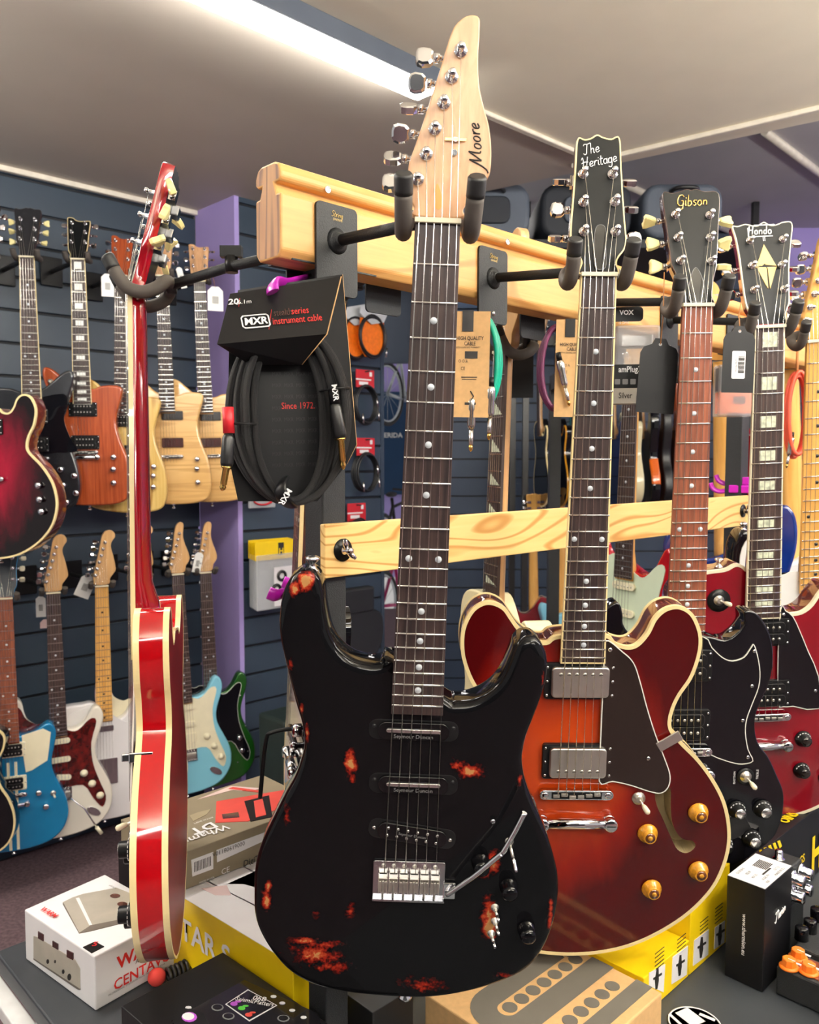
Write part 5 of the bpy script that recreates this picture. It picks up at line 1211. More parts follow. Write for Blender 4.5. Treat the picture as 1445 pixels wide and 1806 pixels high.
for px, s in ((460, '||'), (477, 'HIGH\nEND\nGEAR'), (493, 'UNITED\nSTATES')):
    text(s, .012 if s == '||' else .003, onlow(px, 623 - (px - 460) * .08), ex2, ey2, 'white_print', header)
    MB().tube([onlow(px + 8 * math.cos(a * PI / 8), 623 - (px - 460) * .08 + 10.5 * math.sin(a * PI / 8)) for a in range(16)], .0002, 4, 0, True).build('ring_print', 'red_print', header)
text('Since 1972.', .0098, (*[0] * 0, cl(526, 716, YB).x, YB - .0008, cl(526, 716, YB).z), (1, 0, 0), (0, 0, 1), 'red_print', t, wide=.8)
for i in range(9):
    q = cl(520, 660 + i * 20, YB); text('MXR  MXR  MXR  MXR', .006, (q.x, YB - .0006, q.z), (1, 0, 0), (0, 0, 1), 'black_satin', t, wide=.8)
# coil
cc = cl(508, 722); Wx = (cl(617, 722).x - cl(400, 722).x) / 2; Wz = (cl(508, 575).z - cl(508, 890).z) / 2; cz0 = (cl(508, 575).z + cl(508, 890).z) / 2
for i in range(9):
    f = i / 8; mb = MB(); P = []
    rx = Wx * (.97 - .43 * f) ; rz = Wz * (.98 - .17 * f); lift = random.uniform(-.002, .002)
    for k in range(44):
        a = 2 * PI * k / 44; x = rx * math.copysign(abs(math.cos(a)) ** .92, math.cos(a)); z = rz * math.sin(a)
        squeeze = 1 - .10 * max(0, -math.sin(a)) ** 3
        P.append((cc.x + x * squeeze + lift, -.004 - .010 * math.sin(f * PI * 3 + a) * .5 - .006 * (i % 3), cz0 + z * (1 - 0.0 * f) - (.012 * f if z < 0 else -.006 * f)))
    mb.tube(P, .0036, 8, 0, True); mb.build('cable_loop', 'cable_black', t)
def plug(a, b_, c, m_sleeve='black_satin', red=False, par=None, y=-.026):
    A_, B_, C_ = cl(*a, y), cl(*b_, y), cl(*c, y); d = (C_ - B_).normalized()
    p = MB().tube([A_, A_.lerp(B_, .15), A_.lerp(B_, .9), B_], [.0042, .0062, .0066, .0058], 12).build('plug', m_sleeve, par or t)
    L = (C_ - B_).length
    MB().lathe([(.0052, 0), (.0052, .002), (.0034, .003), (.0034, L * .72), (.0024, L * .76), (.0034, L * .84), (.0028, L * .92), (.0008, L)], B_, d, 12).build('plug_tip', 'gold', p)
    return p
plug((403, 765), (400, 822), (392, 866)); plug((590, 710), (601, 772), (606, 828))
a_, b__ = cl(402, 718, -.026), cl(404, 764, -.026)
MB().tube([a_, b__], .0058, 10).build('heatshrink', 'pack_red', t)
q = cl(588, 685, -.026); MB().tube([q, cl(591, 712, -.026)], .0055, 10).build('heatshrink', 'card_black', t)
text('MXR', .008, cl(589, 693, -.026) + Vector((0, -.0058, 0)), (.1, 0, -1), (1, 0, .1), 'white_print', t, bold=.02)
for a, b_ in (((398, 748), (452, 748)), ((565, 690), (616, 684))):
    A_, B_ = cl(*a, -.018), cl(*b_, -.018); m_ = (A_ + B_) / 2 - Vector((0, .014, 0)); MB().tube(smooth3([A_ + Vector((0, .015, 0)), A_, m_, B_, B_ + Vector((0, .015, 0))], 4), .0012, 6).build('cable_tie', 'black_plastic', t)
bt = [cl(500, 848, -.022), cl(494, 862, -.034), cl(500, 880, -.034), cl(512, 892, -.02)]
MB().tube(smooth3(bt, 5), .009, 10, flat=.35).build('strap', 'card_black', t)
text('MXR', .0085, cl(503, 876, -.044), (-.55, 0, -.83), (.83, 0, -.55), 'white_print', t, bold=.02)
hk = pt(484, 512, .85)
h_ = MB().tube(smooth3([hk + Vector((.02, .09, .03)), hk + Vector((.006, .03, .012)), hk + Vector((0, -.004, .006)), hk + Vector((0, -.01, -.004))], 5), .0095, 10, flat=.35).build('plastic_hook', 'purple_plastic'); tag(h_, 'purple plastic hook through the slot of the big black cable card', 'hook')

# ================================================================= carded cables and packs hanging behind the rail
def flatframe(px, py, Y, rz, roll=0): return Matrix.Translation(pt(px, py, Y)) @ Matrix.Rotation(math.radians(rz), 4, 'Z') @ Matrix.Rotation(math.radians(roll), 4, 'Y')
def kraft(px, py, Y, w_, h_, rz, cm, lab, cx, full=True):
    t = thing('cable_pack', lab, 'cable pack', flatframe(px, py, Y, rz, 1), None)
    MB().box((0, 0, 0), (w_, .001, h_)).build('card', 'card_kraft', t)
    MB().box((-.005, -.001, h_ / 2 - .012), (.014, .001, .026)).build('slot', 'black_satin', t)
    text('HIGH QUALITY\nCABLE', .0066, (-.002, -.0008, h_ * .22), (1, 0, 0), (0, 0, 1), 'dark_print', t, wide=.75, bold=.012)
    for zz, s_, z0 in ((.16, .003, 'WITH A LIFETIME WARRANTY'), (-.04, .006, 'CE'), (.03, .0055, 'O O A')):
        text(z0, s_, (-.004 if s_ < .004 else -.01, -.0008, h_ * zz), (1, 0, 0), (0, 0, 1), 'dark_print', t, wide=.75)
    if full:
        pr = MB().box((0, -.0009, h_ * .09), (.016, .0003, .009)); pr.box((-.002, -.0009, -h_ * .12), (.02, .0003, .0012)); pr.box((-.002, -.0009, -h_ * .14), (.018, .0003, .0008))
        pr.tube([(0, -.0009, -h_ * .25), (.004, -.0009, -h_ * .3), (0, -.0009, -h_ * .35)], .0008, 5); pr.box((0, -.0009, -h_ * .37), (.014, .0003, .003)); pr.build('print', 'dark_print', t)
    c = MB()
    for i in range(5):
        P = [(cx + (.021 + .0022 * (i % 3)) * math.cos(2 * PI * k / 30), .006 + .0045 * i, .002 + (.058 + .003 * (i % 2)) * math.sin(2 * PI * k / 30)) for k in range(30)]
        c.tube(P, .0033, 8, 0, True)
    c.build('cable', cm, t)
    return t
def jack(t, o, d, L=1.0, y=0):
    d = Vector(d).normalized(); o = Vector(o)
    p = MB().lathe([(.0035, 0), (.0042, .012)], o, d, 12, 1).lathe([(.0052, .012), (.006, .016), (.006, .026), (.0052, .028), (.0052, .045), (.004, .05)], o, d, 14, 0).build('plug', ['steel', 'black_plastic'], t)
    MB().lathe([(.0029, .05), (.0029, .070), (.0028, .0701)], o, d, 12).lathe([(.0018, .070), (.0028, .073), (.0024, .0765), (.0006, .079)], o, d, 12, 1).build('plug_tip', ['steel', 'gold'], p)
t1 = kraft(831, 643, 1.04, .046, .132, -4, 'cable_teal', 'kraft card with a coiled teal cable hanging under the rail', .012)
jack(t1, (.026, .004, -.015), (-.02, 0, -1)); jack(t1, (.002, .004, -.03), (0, 0, -1))
t2 = kraft(1010, 650, 1.2, .05, .14, -4, 'cable_plum', 'kraft card with a coiled plum purple cable beside the sunburst guitar neck', -.022, False)
jack(t2, (-.022, -.006, .022), (.24, 0, -1))
# amp plug pack
t = thing('headphone_amp_pack', 'small silver headphone amplifier in a clear and black hanging pack', 'accessory pack', flatframe(1118, 628, 1.26, -6))
MB().prism(rrect(.050, .022, .006, 3, (-.012, .063)), -.001, .001).build('hang_tab', 'card_black', t)
text('VOX', .0095, (-.012, -.0012, .065), (1, 0, 0), (0, 0, 1), 'white_print', t, bold=.03)
text('ck DM4', .006, (-.016, -.0012, .050), (1, 0, 0), (0, 0, 1), 'white_print', t, wide=.8)
MB().box((.004, .004, .012), (.066, .034, .066)).build('blister', 'clear_plastic', t, bevel=.004)
am = MB().box((.003, .002, .022), (.048, .022, .019)).build('amplifier', 'steel', t, bevel=.002)
text('VOX', .004, (.018, -.0095, .016), (1, 0, 0), (0, 0, 1), 'dark_print', am)
MB().box((-.006, 0, -.032), (.055, .032, .036)).build('carton', 'card_black', t, bevel=.001)
text('amPlug3', .0125, (-.008, -.0165, -.022), (1, 0, 0), (0, 0, 1), 'white_print', t, wide=.8, bold=.015)
for i in range(4): MB().prism(rrect(.008, .008, .001, 2, (-.026 + i * .0115, -.040)), -.0168, -.0162).build('icon', 'grey_print', t)
MB().box((-.006, 0, -.061), (.055, .0315, .023)).build('carton_front', 'photo_grey', t)
text('Silver', .012, (-.014, -.0165, -.061), (1, 0, 0), (0, 0, 1), 'card_black', t, wide=.75, bold=.01)

def blank_tag(px, py, Y, w_, h_, lab, cord=None, sticker=False, roll=0):
    M = flatframe(px, py, Y, 0, roll); t = thing('shop_tag', lab, 'tag', M)
    p = [(-w_ * .5, -h_ / 2), (w_ * .5, -h_ / 2), (w_ * .5, h_ * .30), (w_ * .42, h_ * .38), (w_ * .22, h_ * .42), (w_ * .14, h_ * .5), (-w_ * .14, h_ * .5), (-w_ * .22, h_ * .42), (-w_ * .42, h_ * .38), (-w_ * .5, h_ * .30)]
    MB().prism(p, -.0005, .0005).build('card', 'card_black', t)
    MB().lathe([(.0022, 0), (.0022, .0003)], (0, -.0005, h_ * .42), (0, -1, 0), 12).build('hole', 'ceiling_grey', t)
    if sticker:
        s = MB().prism(rrect(.020, .041, .002, 3, (0, -.008)), -.0011, -.0005).build('sticker', 'card_white', t)
        b = MB()
        for i in range(12): b.box((.004, -.0013, .004 - i * .0021), (.009, .0003, .0008 + .0006 * (i % 3)))
        b.build('barcode', 'dark_print', s)
        text('Hondo HLP-2', .0038, (-.004, -.0013, -.008), (0, 0, 1), (-1, 0, 0), 'dark_print', s); text('L006095', .0028, (-.0075 + .007, -.0013, -.008), (0, 0, 1), (-1, 0, 0), 'dark_print', s)
    if cord: MB().tube([(0, -.001, h_ * .42)] + [M.inverted() @ pt(*q) for q in cord], .0008, 5).build('cord', 'tag_string', t)
blank_tag(1160, 663, 1.16, .0535, .104, 'large blank black tag hanging left of the reddish fretboard', [(1170, 560, 1.16), (1172, 480, 1.15)], roll=4)
blank_tag(1303, 634, 1.24, .0475, .099, 'black tag with a white barcode sticker hanging from the wine red guitar', [(1304, 560, 1.25), (1308, 528, 1.27), (1303, 560, 1.25)], True, 1)
blank_tag(907, 638, 1.5, .07, .13, 'dark blank tag behind the cream guitar neck')
t = thing('headphone_amp_pack', 'orange and black pack hanging behind the barcode tag', 'accessory pack', flatframe(1294, 690, 1.42, -4))
MB().box((0, 0, .02), (.054, .028, .04)).build('carton', 'card_black', t, bevel=.001); MB().box((0, 0, -.020), (.054, .028, .036)).build('carton_front', 'pack_orange', t, bevel=.001)
MB().box((0, -.0, .0), (.060, .034, .088)).build('blister', 'clear_plastic', t, bevel=.003); MB().box((.006, -.0146, -.016), (.02, .001, .012)).build('badge', 'brown_gloss', t)
# orange red cable at the right
t = thing('cable_bundle', 'coral red cable looped behind the maple fretboard guitar', 'cable', flatframe(1404, 730, 1.8, 0))
MB().tube([(0, 0, .08), (0, .0, .15), (.0, .03, RZ0 + .05 - pt(1404, 730, 1.8).z)], .003, 6).build('hanging_loop', 'tag_string', t)
coil(MB(), .022, .085, .0045, 4, dy=.007, jit=.1).build('cable', 'cable_coral', t); jack(t, (-.01, -.01, -.04), (-.15, 0, -1))
# purple clamps at the right end of the pine board
for i, (px, py) in enumerate(((1300, 848), (1290, 862))):
    t = thing('plastic_hook', ('purple plastic clip at the right end of the pine board, upper one', 'purple plastic clip at the right end of the pine board, lower curved one')[i], 'hook', flatframe(px, py, 1.69, -20))
    MB().box((.02, 0, 0), (.05, .04, .016)).build('block', 'purple_plastic', t, bevel=.002)
    MB().tube(smooth3([(0, 0, 0), (-.02, 0, -.006), (-.035, 0, .0), (-.04, 0, .012)], 4), .006, 8, flat=.6).build('curl', 'purple_plastic', t)

# ================================================================= the table and what stands on it
t = thing('display_table', 'dark grey table top with a pale metal edge under the guitars', 'table', basis(TA, U, -NN, UP))
TL, TW = 1.9, 1.16
MB().box((TL / 2 - .026, -TW / 2, -.014), (TL, TW, .028)).build('table_top', 'table_grey', t, bevel=.003)
MB().box((-.036, -TW / 2, -.040), (.024, TW + .03, .020)).build('edge_trim', 'white_metal', t, bevel=.002)
MB().box((TL / 2, .004, -.040), (TL, .02, .020)).build('edge_trim', 'white_metal', t, bevel=.002)
for x in (.04, TL - .04):
    for y in (-.04, -TW + .04): MB().box((x, y, -.36 - .014), (.04, .04, .664)).build('leg', 'white_metal', t, bevel=.003)
sh = MB().box((-.10, -.5, -.33), (.16, .7, .012)).build('lower_shelf', 'clear_plastic', t)
class BX:
    def __init__(s, name, label, cat, a0, a1, b0, b1, h, m, z=0, part='carton', rot=0, bevel=.0012):
        s.A, s.B, s.h = a1 - a0, b1 - b0, h
        o = tab(a0, b1, z + .0006); M = basis(o, U, -NN, UP) @ Matrix.Rotation(math.radians(rot), 4, 'Z')
        s.t = thing(name, label, cat, M); s.c = MB().box((s.A / 2, s.B / 2, h / 2), (s.A, s.B, h)).build(part, m, s.t, bevel=bevel)
    def front(s, txt, size, x, z, m, **k): return text(txt, size, (x, -.0006, z), (1, 0, 0), (0, 0, 1), m, s.c, **k)      # long face
    def left(s, txt, size, y, z, m, **k): return text(txt, size, (-.0006, s.B - y, z), (0, -1, 0), (0, 0, 1), m, s.c, **k)  # left end
    def top(s, txt, size, x, y, m, ang=0, **k):
        a = math.radians(ang); return text(txt, size, (x, y, s.h + .0014), (math.cos(a), math.sin(a), 0), (-math.sin(a), math.cos(a), 0), m, s.c, **k)
    def tpoly(s, p, m, name='print', dz=.0007): # polygon lying on the top
        n = len(p); return MB().add([(x, y, s.h + dz) for x, y in p] + [(x, y, s.h) for x, y in p], [list(range(n))] + [(i, (i + 1) % n, n + (i + 1) % n, n + i) for i in range(n)], 0).build(name, m, s.c)
    def lpoly(s, p, m, name='print', d=.0007):
        n = len(p); return MB().add([(-d, s.B - y, z) for y, z in p] + [(0, s.B - y, z) for y, z in p], [list(range(n))] + [(i, (i + 1) % n, n + (i + 1) % n, n + i) for i in range(n)], 0).build(name, m, s.c)
    def fpoly(s, p, m, name='print', d=.0007):
        n = len(p); return MB().add([(x, -d, z) for x, z in p] + [(x, 0, z) for x, z in p], [list(range(n))] + [(i, (i + 1) % n, n + (i + 1) % n, n + i) for i in range(n)], 0).build(name, m, s.c)
    def tpx(s, px, py):      # photo point on the top face, in box coordinates
        M = s.t.matrix_basis; q = M.inverted() @ on_z(px, py, (M @ Vector((0, 0, s.h))).z); return (q.x, q.y)
    def lpx(s, px, py):
        M = s.t.matrix_basis; q = M.inverted() @ on_plane(px, py, M.translation, M.to_3x3() @ Vector((1, 0, 0))); return (s.B - q.y, q.z)
    def fpx(s, px, py):
        M = s.t.matrix_basis; q = M.inverted() @ on_plane(px, py, M.translation, M.to_3x3() @ Vector((0, 1, 0))); return (q.x, q.z)
    def glyph(s, face, txt, size, px, py, m, **k):
        if face == 'top': x, y = s.tpx(px, py); return s.top(txt, size, x, y, m, **k)
        if face == 'left': y, z = s.lpx(px, py); return s.left(txt, size, y, z, m, **k)
        x, z = s.fpx(px, py); return s.front(txt, size, x, z, m, **k)

# white effects pedal box
w_ = BX('pedal_box', 'white pedal box with red lettering and pedal pictures at the table corner', 'box', .025, .153, .049, .232, .074, 'card_white', bevel=.002, rot=8)
Z1 = lambda x, y: (x / 4.379, 1580 + y / 4.379)
w_.lpoly([w_.lpx(*Z1(*p)) for p in ((262, 310), (285, 315), (585, 495), (620, 560), (622, 715), (262, 485))], 'photo_grey', 'pedal_picture')
w_.lpoly([w_.lpx(*Z1(*p)) for p in ((262, 480), (262, 490), (605, 722), (622, 725), (622, 715))], 'photo_grey_dark', 'pedal_picture', .0009)
for a, b_ in (((298, 272), (340, 350)), ((410, 345), (452, 415)), ((520, 415), (570, 495))):
    w_.lpoly([w_.lpx(*Z1(a[0], a[1])), w_.lpx(*Z1(b_[0], a[1] + 25)), w_.lpx(*Z1(b_[0], b_[1])), w_.lpx(*Z1(a[0], b_[1] - 25))], 'mahogany_dark', 'knob_picture', .0011)
for x, y, r in ((373, 505, 12), (430, 505, 9), (493, 583, 12), (540, 625, 18)):
    w_.lpoly([w_.lpx(*Z1(x + r * .8 * math.cos(k * PI / 6), y + r * 1.5 * math.sin(k * PI / 6))) for k in range(12)], 'dark_print', 'socket_picture', .0011)
w_.tpoly([w_.tpx(*Z1(*p)) for p in ((487, 52), (560, 15), (640, -12), (900, -60), (1000, -20), (1085, 160), (700, 270), (610, 292))], 'photo_grey', 'pedal_picture')
w_.tpoly([w_.tpx(*Z1(*p)) for p in ((487, 52), (610, 285), (610, 292), (485, 66))], 'photo_grey_dark', 'pedal_picture', .0010)
w_.tpoly([w_.tpx(*Z1(*p)) for p in ((585, 22), (612, 18), (712, 228), (690, 232))], 'card_white', 'pedal_picture', .0010)
w_.tpoly([w_.tpx(*Z1(*p)) for p in ((610, 292), (700, 232), (1085, 155), (1085, 168), (900, 225), (700, 275))], 'photo_grey_dark', 'pedal_picture', .0010)
for x, y in ((890, 5), (945, 68), (1000, 140)): w_.tpoly([w_.tpx(*Z1(x + 40 * math.cos(k * PI / 6), y + 17 * math.sin(k * PI / 6))) for k in range(12)], 'mahogany_dark', 'knob_picture', .0012)
w_.tpoly([w_.tpx(*Z1(*p)) for p in ((640, 400), (735, 357), (805, 395), (708, 445))], 'card_black', 'badge', .0010)
w_.glyph('top', '5', .014, *Z1(735, 383), 'pack_red', ang=-50, bold=.03)
w_.glyph('top', 'WARM', .012, *Z1(378, 138), 'red_print', ang=-88, bold=.03)
w_.glyph('top', 'LIVE BOX', .004, *Z1(870, -60), 'dark_print', ang=-88)
w_.glyph('front', 'WARM', .024, *Z1(1090, 425), 'red_print', bold=.03); w_.glyph('front', 'AUDIO', .0085, *Z1(1110, 475), 'dark_print')
w_.glyph('front', 'CENTAVO', .0205, *Z1(1105, 570), 'red_print', bold=.012, wide=.95)
w_.glyph('front', 'PROFESSIONAL OVERDRIVE PEDAL MADE FOR GUITAR', .0036, *Z1(1060, 640), 'grey_print')
# yellow and white guitar stand box
y_ = BX('stand_box', 'large box with a white top and yellow side reading GUITAR S', 'box', .168, .46, .125, .472, .110, 'card_yellow', rot=5)
y_.tpoly([(0.0, 0.0), (y_.A, 0.0), (y_.A, y_.B), (0.0, y_.B)], 'card_white', 'white_top')
y_.glyph('left', 'GUITAR S', .044, 334, 1646, 'card_white', bold=.02)
y_.tpoly([y_.tpx(*p) for p in ((400, 1560), (455, 1535), (480, 1545), (500, 1560), (470, 1572), (430, 1560))], 'photo_grey_dark', 'picture')
y_.tpoly([y_.tpx(*p) for p in ((355, 1568), (400, 1562), (408, 1580), (380, 1580))], 'shell_pink', 'picture', .0009)
for a, b_ in (((350, 1548), (452, 1600)), ((430, 1530), (460, 1547))): y_.tpoly([y_.tpx(a[0], a[1]), y_.tpx(a[0] + 2, a[1] - 1), y_.tpx(b_[0] + 2, b_[1] - 1), y_.tpx(b_[0], b_[1])], 'grey_print', 'line')
BX('carton_box', 'black box under the end of the brown effects box', 'box', .153, .40, .022, .104, .109, 'card_black')
# brown whammy box
d_ = BX('effects_box', 'long brown effects unit box with a red pedal picture on its lid', 'box', .141, .401, .061, .227, .055, 'card_taupe', z=.1115)
Zd = lambda x, y: (x / 2.58, 1350 + y / 2.58)
d_.tpoly([d_.tpx(*Zd(*p)) for p in ((985, 165), (1105, 145), (1130, 255), (980, 262))], 'card_red', 'pedal_picture'); d_.tpoly([d_.tpx(*Zd(*p)) for p in ((1105, 145), (1300, 112), (1300, 185), (1130, 255))], 'card_red', 'pedal_picture')
d_.tpoly([d_.tpx(*Zd(*p)) for p in ((1112, 165), (1225, 138), (1240, 235), (1140, 257))], 'card_black', 'pedal_picture', .0010); d_.tpoly([d_.tpx(*Zd(*p)) for p in ((1155, 165), (1195, 155), (1212, 228), (1165, 240))], 'card_red', 'pedal_picture', .0013)
d_.tpoly([d_.tpx(*Zd(*p)) for p in ((1010, 225), (1085, 215), (1090, 238), (1015, 245))], 'mahogany_dark', 'pedal_picture', .0011)
d_.tpoly([d_.tpx(*Zd(*p)) for p in ((900, 155), (1050, 95), (1190, 105), (1140, 118), (1060, 112), (960, 140))], 'shell_pink', 'swirl'); d_.tpoly([d_.tpx(*Zd(*p)) for p in ((1060, 100), (1190, 118), (1180, 124), (1040, 108))], 'card_red', 'swirl', .0011)
d_.tpoly([d_.tpx(*Zd(*p)) for p in ((862, 230), (900, 215), (960, 200), (940, 225), (880, 255))], 'card_taupe_pale', 'swirl')
d_.glyph('top', 'Whammy', .024, *Zd(915, 325), 'white_print', ang=-180, shear=.2, bold=.01); d_.glyph('top', 'DT', .030, *Zd(925, 290), 'card_white', ang=180, bold=.03)
d_.glyph('top', 'PITCH SHIFT', .006, *Zd(925, 255), 'white_print', ang=180)
d_.fpoly([d_.fpx(*Zd(*p)) for p in ((870, 430), (970, 393), (970, 470), (875, 505))], 'card_white', 'sticker')
for i in range(12):
    x = 882 + i * 6.6; d_.fpoly([d_.fpx(*Zd(*p)) for p in ((x, 440 - i * 2.4), (x + 3, 439 - i * 2.4), (x + 4, 484 - i * 2.6), (x + 1, 485 - i * 2.6))], 'dark_print', 'barcode', .001)
d_.fpoly([d_.fpx(*Zd(*p)) for p in ((985, 385), (1215, 300), (1218, 335), (988, 440))], 'card_white', 'sticker')
d_.glyph('front', 'V01180619000', .009, *Zd(1040, 380), 'dark_print'); d_.glyph('front', 'CE', .012, *Zd(1025, 478), 'white_print'); d_.glyph('front', 'DigiTech', .013, *Zd(1165, 425), 'dark_print', shear=.1, bold=.02)
d_.glyph('front', 'MADE IN USA', .004, *Zd(940, 520), 'white_print')
# black effects box bottom left
f_ = BX('effects_box', 'black multi effects box with a colour screen picture, at the bottom edge', 'box', .028, .172, .35, .66, .075, 'card_black', rot=4)
Zf = lambda x, y: (x / 2.58, 1350 + y / 2.58)
f_.tpoly([f_.tpx(*Zf(*p)) for p in ((1112, 978), (1445, 1130), (1500, 1300), (1100, 1420), (800, 1200), (780, 1165))], 'screen_dark', 'pedal_picture')
f_.tpoly([f_.tpx(*Zf(*p)) for p in ((850, 1105), (925, 1130), (960, 1200), (880, 1240), (780, 1170))], 'card_black', 'pedal_picture', .001)
f_.tpoly([f_.tpx(*Zf(*p)) for p in ((1128, 1022), (1262, 1095), (1135, 1168), (1025, 1090))], 'white_print', 'screen_frame', .001); f_.tpoly([f_.tpx(*Zf(*p)) for p in ((1130, 1028), (1255, 1095), (1135, 1162), (1032, 1090))], 'screen_dark', 'screen_frame', .0013)
f_.glyph('top', '06B', .011, *Zf(1182, 1068), 'white_print', ang=-62, bold=.02)
f_.glyph('top', 'SeismicMatters', .010, *Zf(1160, 1082), 'white_print', ang=-62, bold=.01, wide=.8)
for x, y, m_ in ((1065, 1090, 'screen_purple'), (1100, 1110, 'screen_green'), (1132, 1140, 'card_red')):
    f_.tpoly([f_.tpx(*Zf(x + 17 * math.cos(k * PI / 5), y + 9 * math.sin(k * PI / 5))) for k in range(10)], m_, 'icon', .0018); f_.tpoly([f_.tpx(*Zf(x + 18 + 14 * math.cos(k * PI / 5), y - 10 + 4 * math.sin(k * PI / 5))) for k in range(10)], m_, 'icon', .0018)
for x, y in ((1245, 1055), (1285, 1085), (1330, 1118), (1382, 1150), (858, 1105)): f_.tpoly([f_.tpx(*Zf(x + 14 * math.cos(k * PI / 4), y + 6 * math.sin(k * PI / 4))) for k in range(8)], 'white_print', 'button_picture', .0014)
for x, y in ((990, 1105), (1040, 1145), (1290, 1155)): f_.tpoly([f_.tpx(*Zf(x + 28 * math.cos(k * PI / 6), y + 15 * math.sin(k * PI / 6))) for k in range(12)], 'grey_print', 'dial_picture', .0014); f_.tpoly([f_.tpx(*Zf(x + 22 * math.cos(k * PI / 6), y + 12 * math.sin(k * PI / 6))) for k in range(12)], 'screen_dark', 'dial_picture', .0017)
f_.tpoly([f_.tpx(*Zf(862 + 35 * math.cos(k * PI / 6), 1150 + 22 * math.sin(k * PI / 6))) for k in range(12)], 'screen_purple', 'foot_switch_picture', .0016); f_.tpoly([f_.tpx(*Zf(857 + 28 * math.cos(k * PI / 6), 1148 + 17 * math.sin(k * PI / 6))) for k in range(12)], 'white_print', 'foot_switch_picture', .0019)
# small black box, kraft box, yellow picture box, tall boxes
BX('carton_box', 'small glossy black box beside the post under the black guitar', 'box', .222, .290, .473, .556, .065, 'black_satin')
kb = BX('carton_box', 'flat brown cardboard box printed with grey bands and dots', 'box', .302, .517, .564, .769, .055, 'card_kraft', bevel=.002)
Zk = lambda x, y: (500 + x / 2.064, 1480 + y / 2.064)
def band(pts, w0, m, dz, nm='band'):
    P = [Vector(kb.tpx(*Zk(*p))) for p in pts]; L_, R_ = [], []
    for i, p in enumerate(P):
        d = (P[min(i + 1, len(P) - 1)] - P[max(i - 1, 0)]).normalized(); nn_ = Vector((-d.y, d.x)); L_.append(p + nn_ * w0 / 2); R_.append(p - nn_ * w0 / 2)
    for i in range(len(P) - 1): kb.tpoly([L_[i], L_[i + 1], R_[i + 1], R_[i]], m, nm, dz)
B0 = kb.A; KB = kb.B
# outer grey U, its straight legs parallel to the long side (along x), closed towards the front
def U_shape(cx, cy, r_out, r_in, x1, m, dz):
    P = []
    for k in range(17): a = PI / 2 + PI * k / 16; P.append((cx + r_out * math.cos(a), cy + r_out * math.sin(a)))
    P.append((x1, cy - r_out)); P.append((x1, cy - r_in))
    for k in range(17): a = 3 * PI / 2 - PI * k / 16; P.append((cx + r_in * math.cos(a), cy + r_in * math.sin(a)))
    P.append((x1, cy + r_in)); P.append((x1, cy + r_out))
    n_ = len(P); kb_m = MB()
    inner = [P[i] for i in range(n_)]
    polys = [[Vector((p[0], p[1], 0)) for p in inner]]
    tr = geometry.tessellate_polygon(polys); kb_m.add([(p[0], p[1], kb.h + dz) for p in inner], tr, 0); return kb_m.build('printed_band', m, kb.c)
cy = KB * .56
U_shape(.052, cy, .0455, .0125, kb.A, 'kraft_grey', .0006)
x5 = [(.056 + .023 * i) for i in range(7)]
for i, x in enumerate(x5):
    if x + .008 < kb.A: kb.tpoly([(x + .0095 * math.cos(k * PI / 9), cy + .0095 * math.sin(k * PI / 9)) for k in range(18)], 'kraft_grey', 'printed_dot')
for j in (0, 1):
    yy = cy - .0645 - j * .0
    if j == 0:
        for i in range(8):
            x = .020 + .023 * i
            kb.tpoly([(x + .0095 * math.cos(k * PI / 9), yy + .0095 * math.sin(k * PI / 9)) for k in range(18)], 'kraft_grey', 'printed_dot')
kb.tpoly([(.0, cy - .079), (kb.A, cy - .079), (kb.A, cy - .101), (0, cy - .101)], 'kraft_grey', 'printed_band')
BX('stand_box', 'low plain yellow box between the brown cardboard box and the pictured yellow box', 'box', .530, .652, .58, .736, .052, 'card_yellow')
yb = BX('stand_box', 'yellow box with small pictures of guitar stands beside the sunburst guitar', 'box', .654, .775, .55, .736, .120, 'card_yellow')
Zy = lambda x, y: (1000 + x / 3.247, 1380 + y / 3.247)
for j, (q, tx) in enumerate(((((470, 1090), (562, 1040), (552, 1200), (470, 1165)), (530, 1010)), (((605, 1000), (692, 935), (685, 1100), (598, 1155)), (655, 930)), (((728, 905), (812, 840), (808, 985), (722, 1050)), (785, 830)), (((848, 830), (905, 790), (900, 915), (843, 955)), (870, 750)))):
    yb.fpoly([yb.fpx(*Zy(*p)) for p in q], 'card_white', 'picture')
    cx_ = sum(p[0] for p in q) / 4; cy_ = sum(p[1] for p in q) / 4
    yb.fpoly([yb.fpx(*Zy(*p)) for p in ((cx_ - 8, cy_ + 60), (cx_ - 12, cy_ + 10), (cx_ - 2, cy_ - 60), (cx_ + 8, cy_ - 62), (cx_ + 10, cy_ + 5), (cx_ + 2, cy_ + 55))], 'dark_print', 'stand_picture', .0012)
    yb.fpoly([yb.fpx(*Zy(*p)) for p in ((cx_ - 22, cy_ - 5), (cx_ + 26, cy_ - 36), (cx_ + 26, cy_ - 24), (cx_ - 20, cy_ + 6))], 'dark_print', 'stand_picture', .0014)
    x, z = yb.fpx(*Zy(*tx))
    for k in range(5): yb.fpoly([(x - .012, z + .012 - k * .0055), (x + .012, z + .012 - k * .0055), (x + .012, z + .0112 - k * .0055), (x - .012, z + .0112 - k * .0055)], 'dark_print', 'small_print')
hb = BX('stand_box', 'long black box with yellow lettering at the right edge', 'box', .80, 1.45, .60, .754, .120, 'card_black')
hb.glyph('front', 'H', .085, 1440, 1505, 'card_yellow', bold=.04, wide=.8); hb.glyph('front', 'HERCULES', .014, 1462, 1454, 'card_yellow', bold=.02); hb.glyph('front', 'GS', .02, 1414, 1516, 'card_yellow', bold=.02); hb.glyph('front', 'ES', .014, 1410, 1532, 'card_yellow', bold=.02)
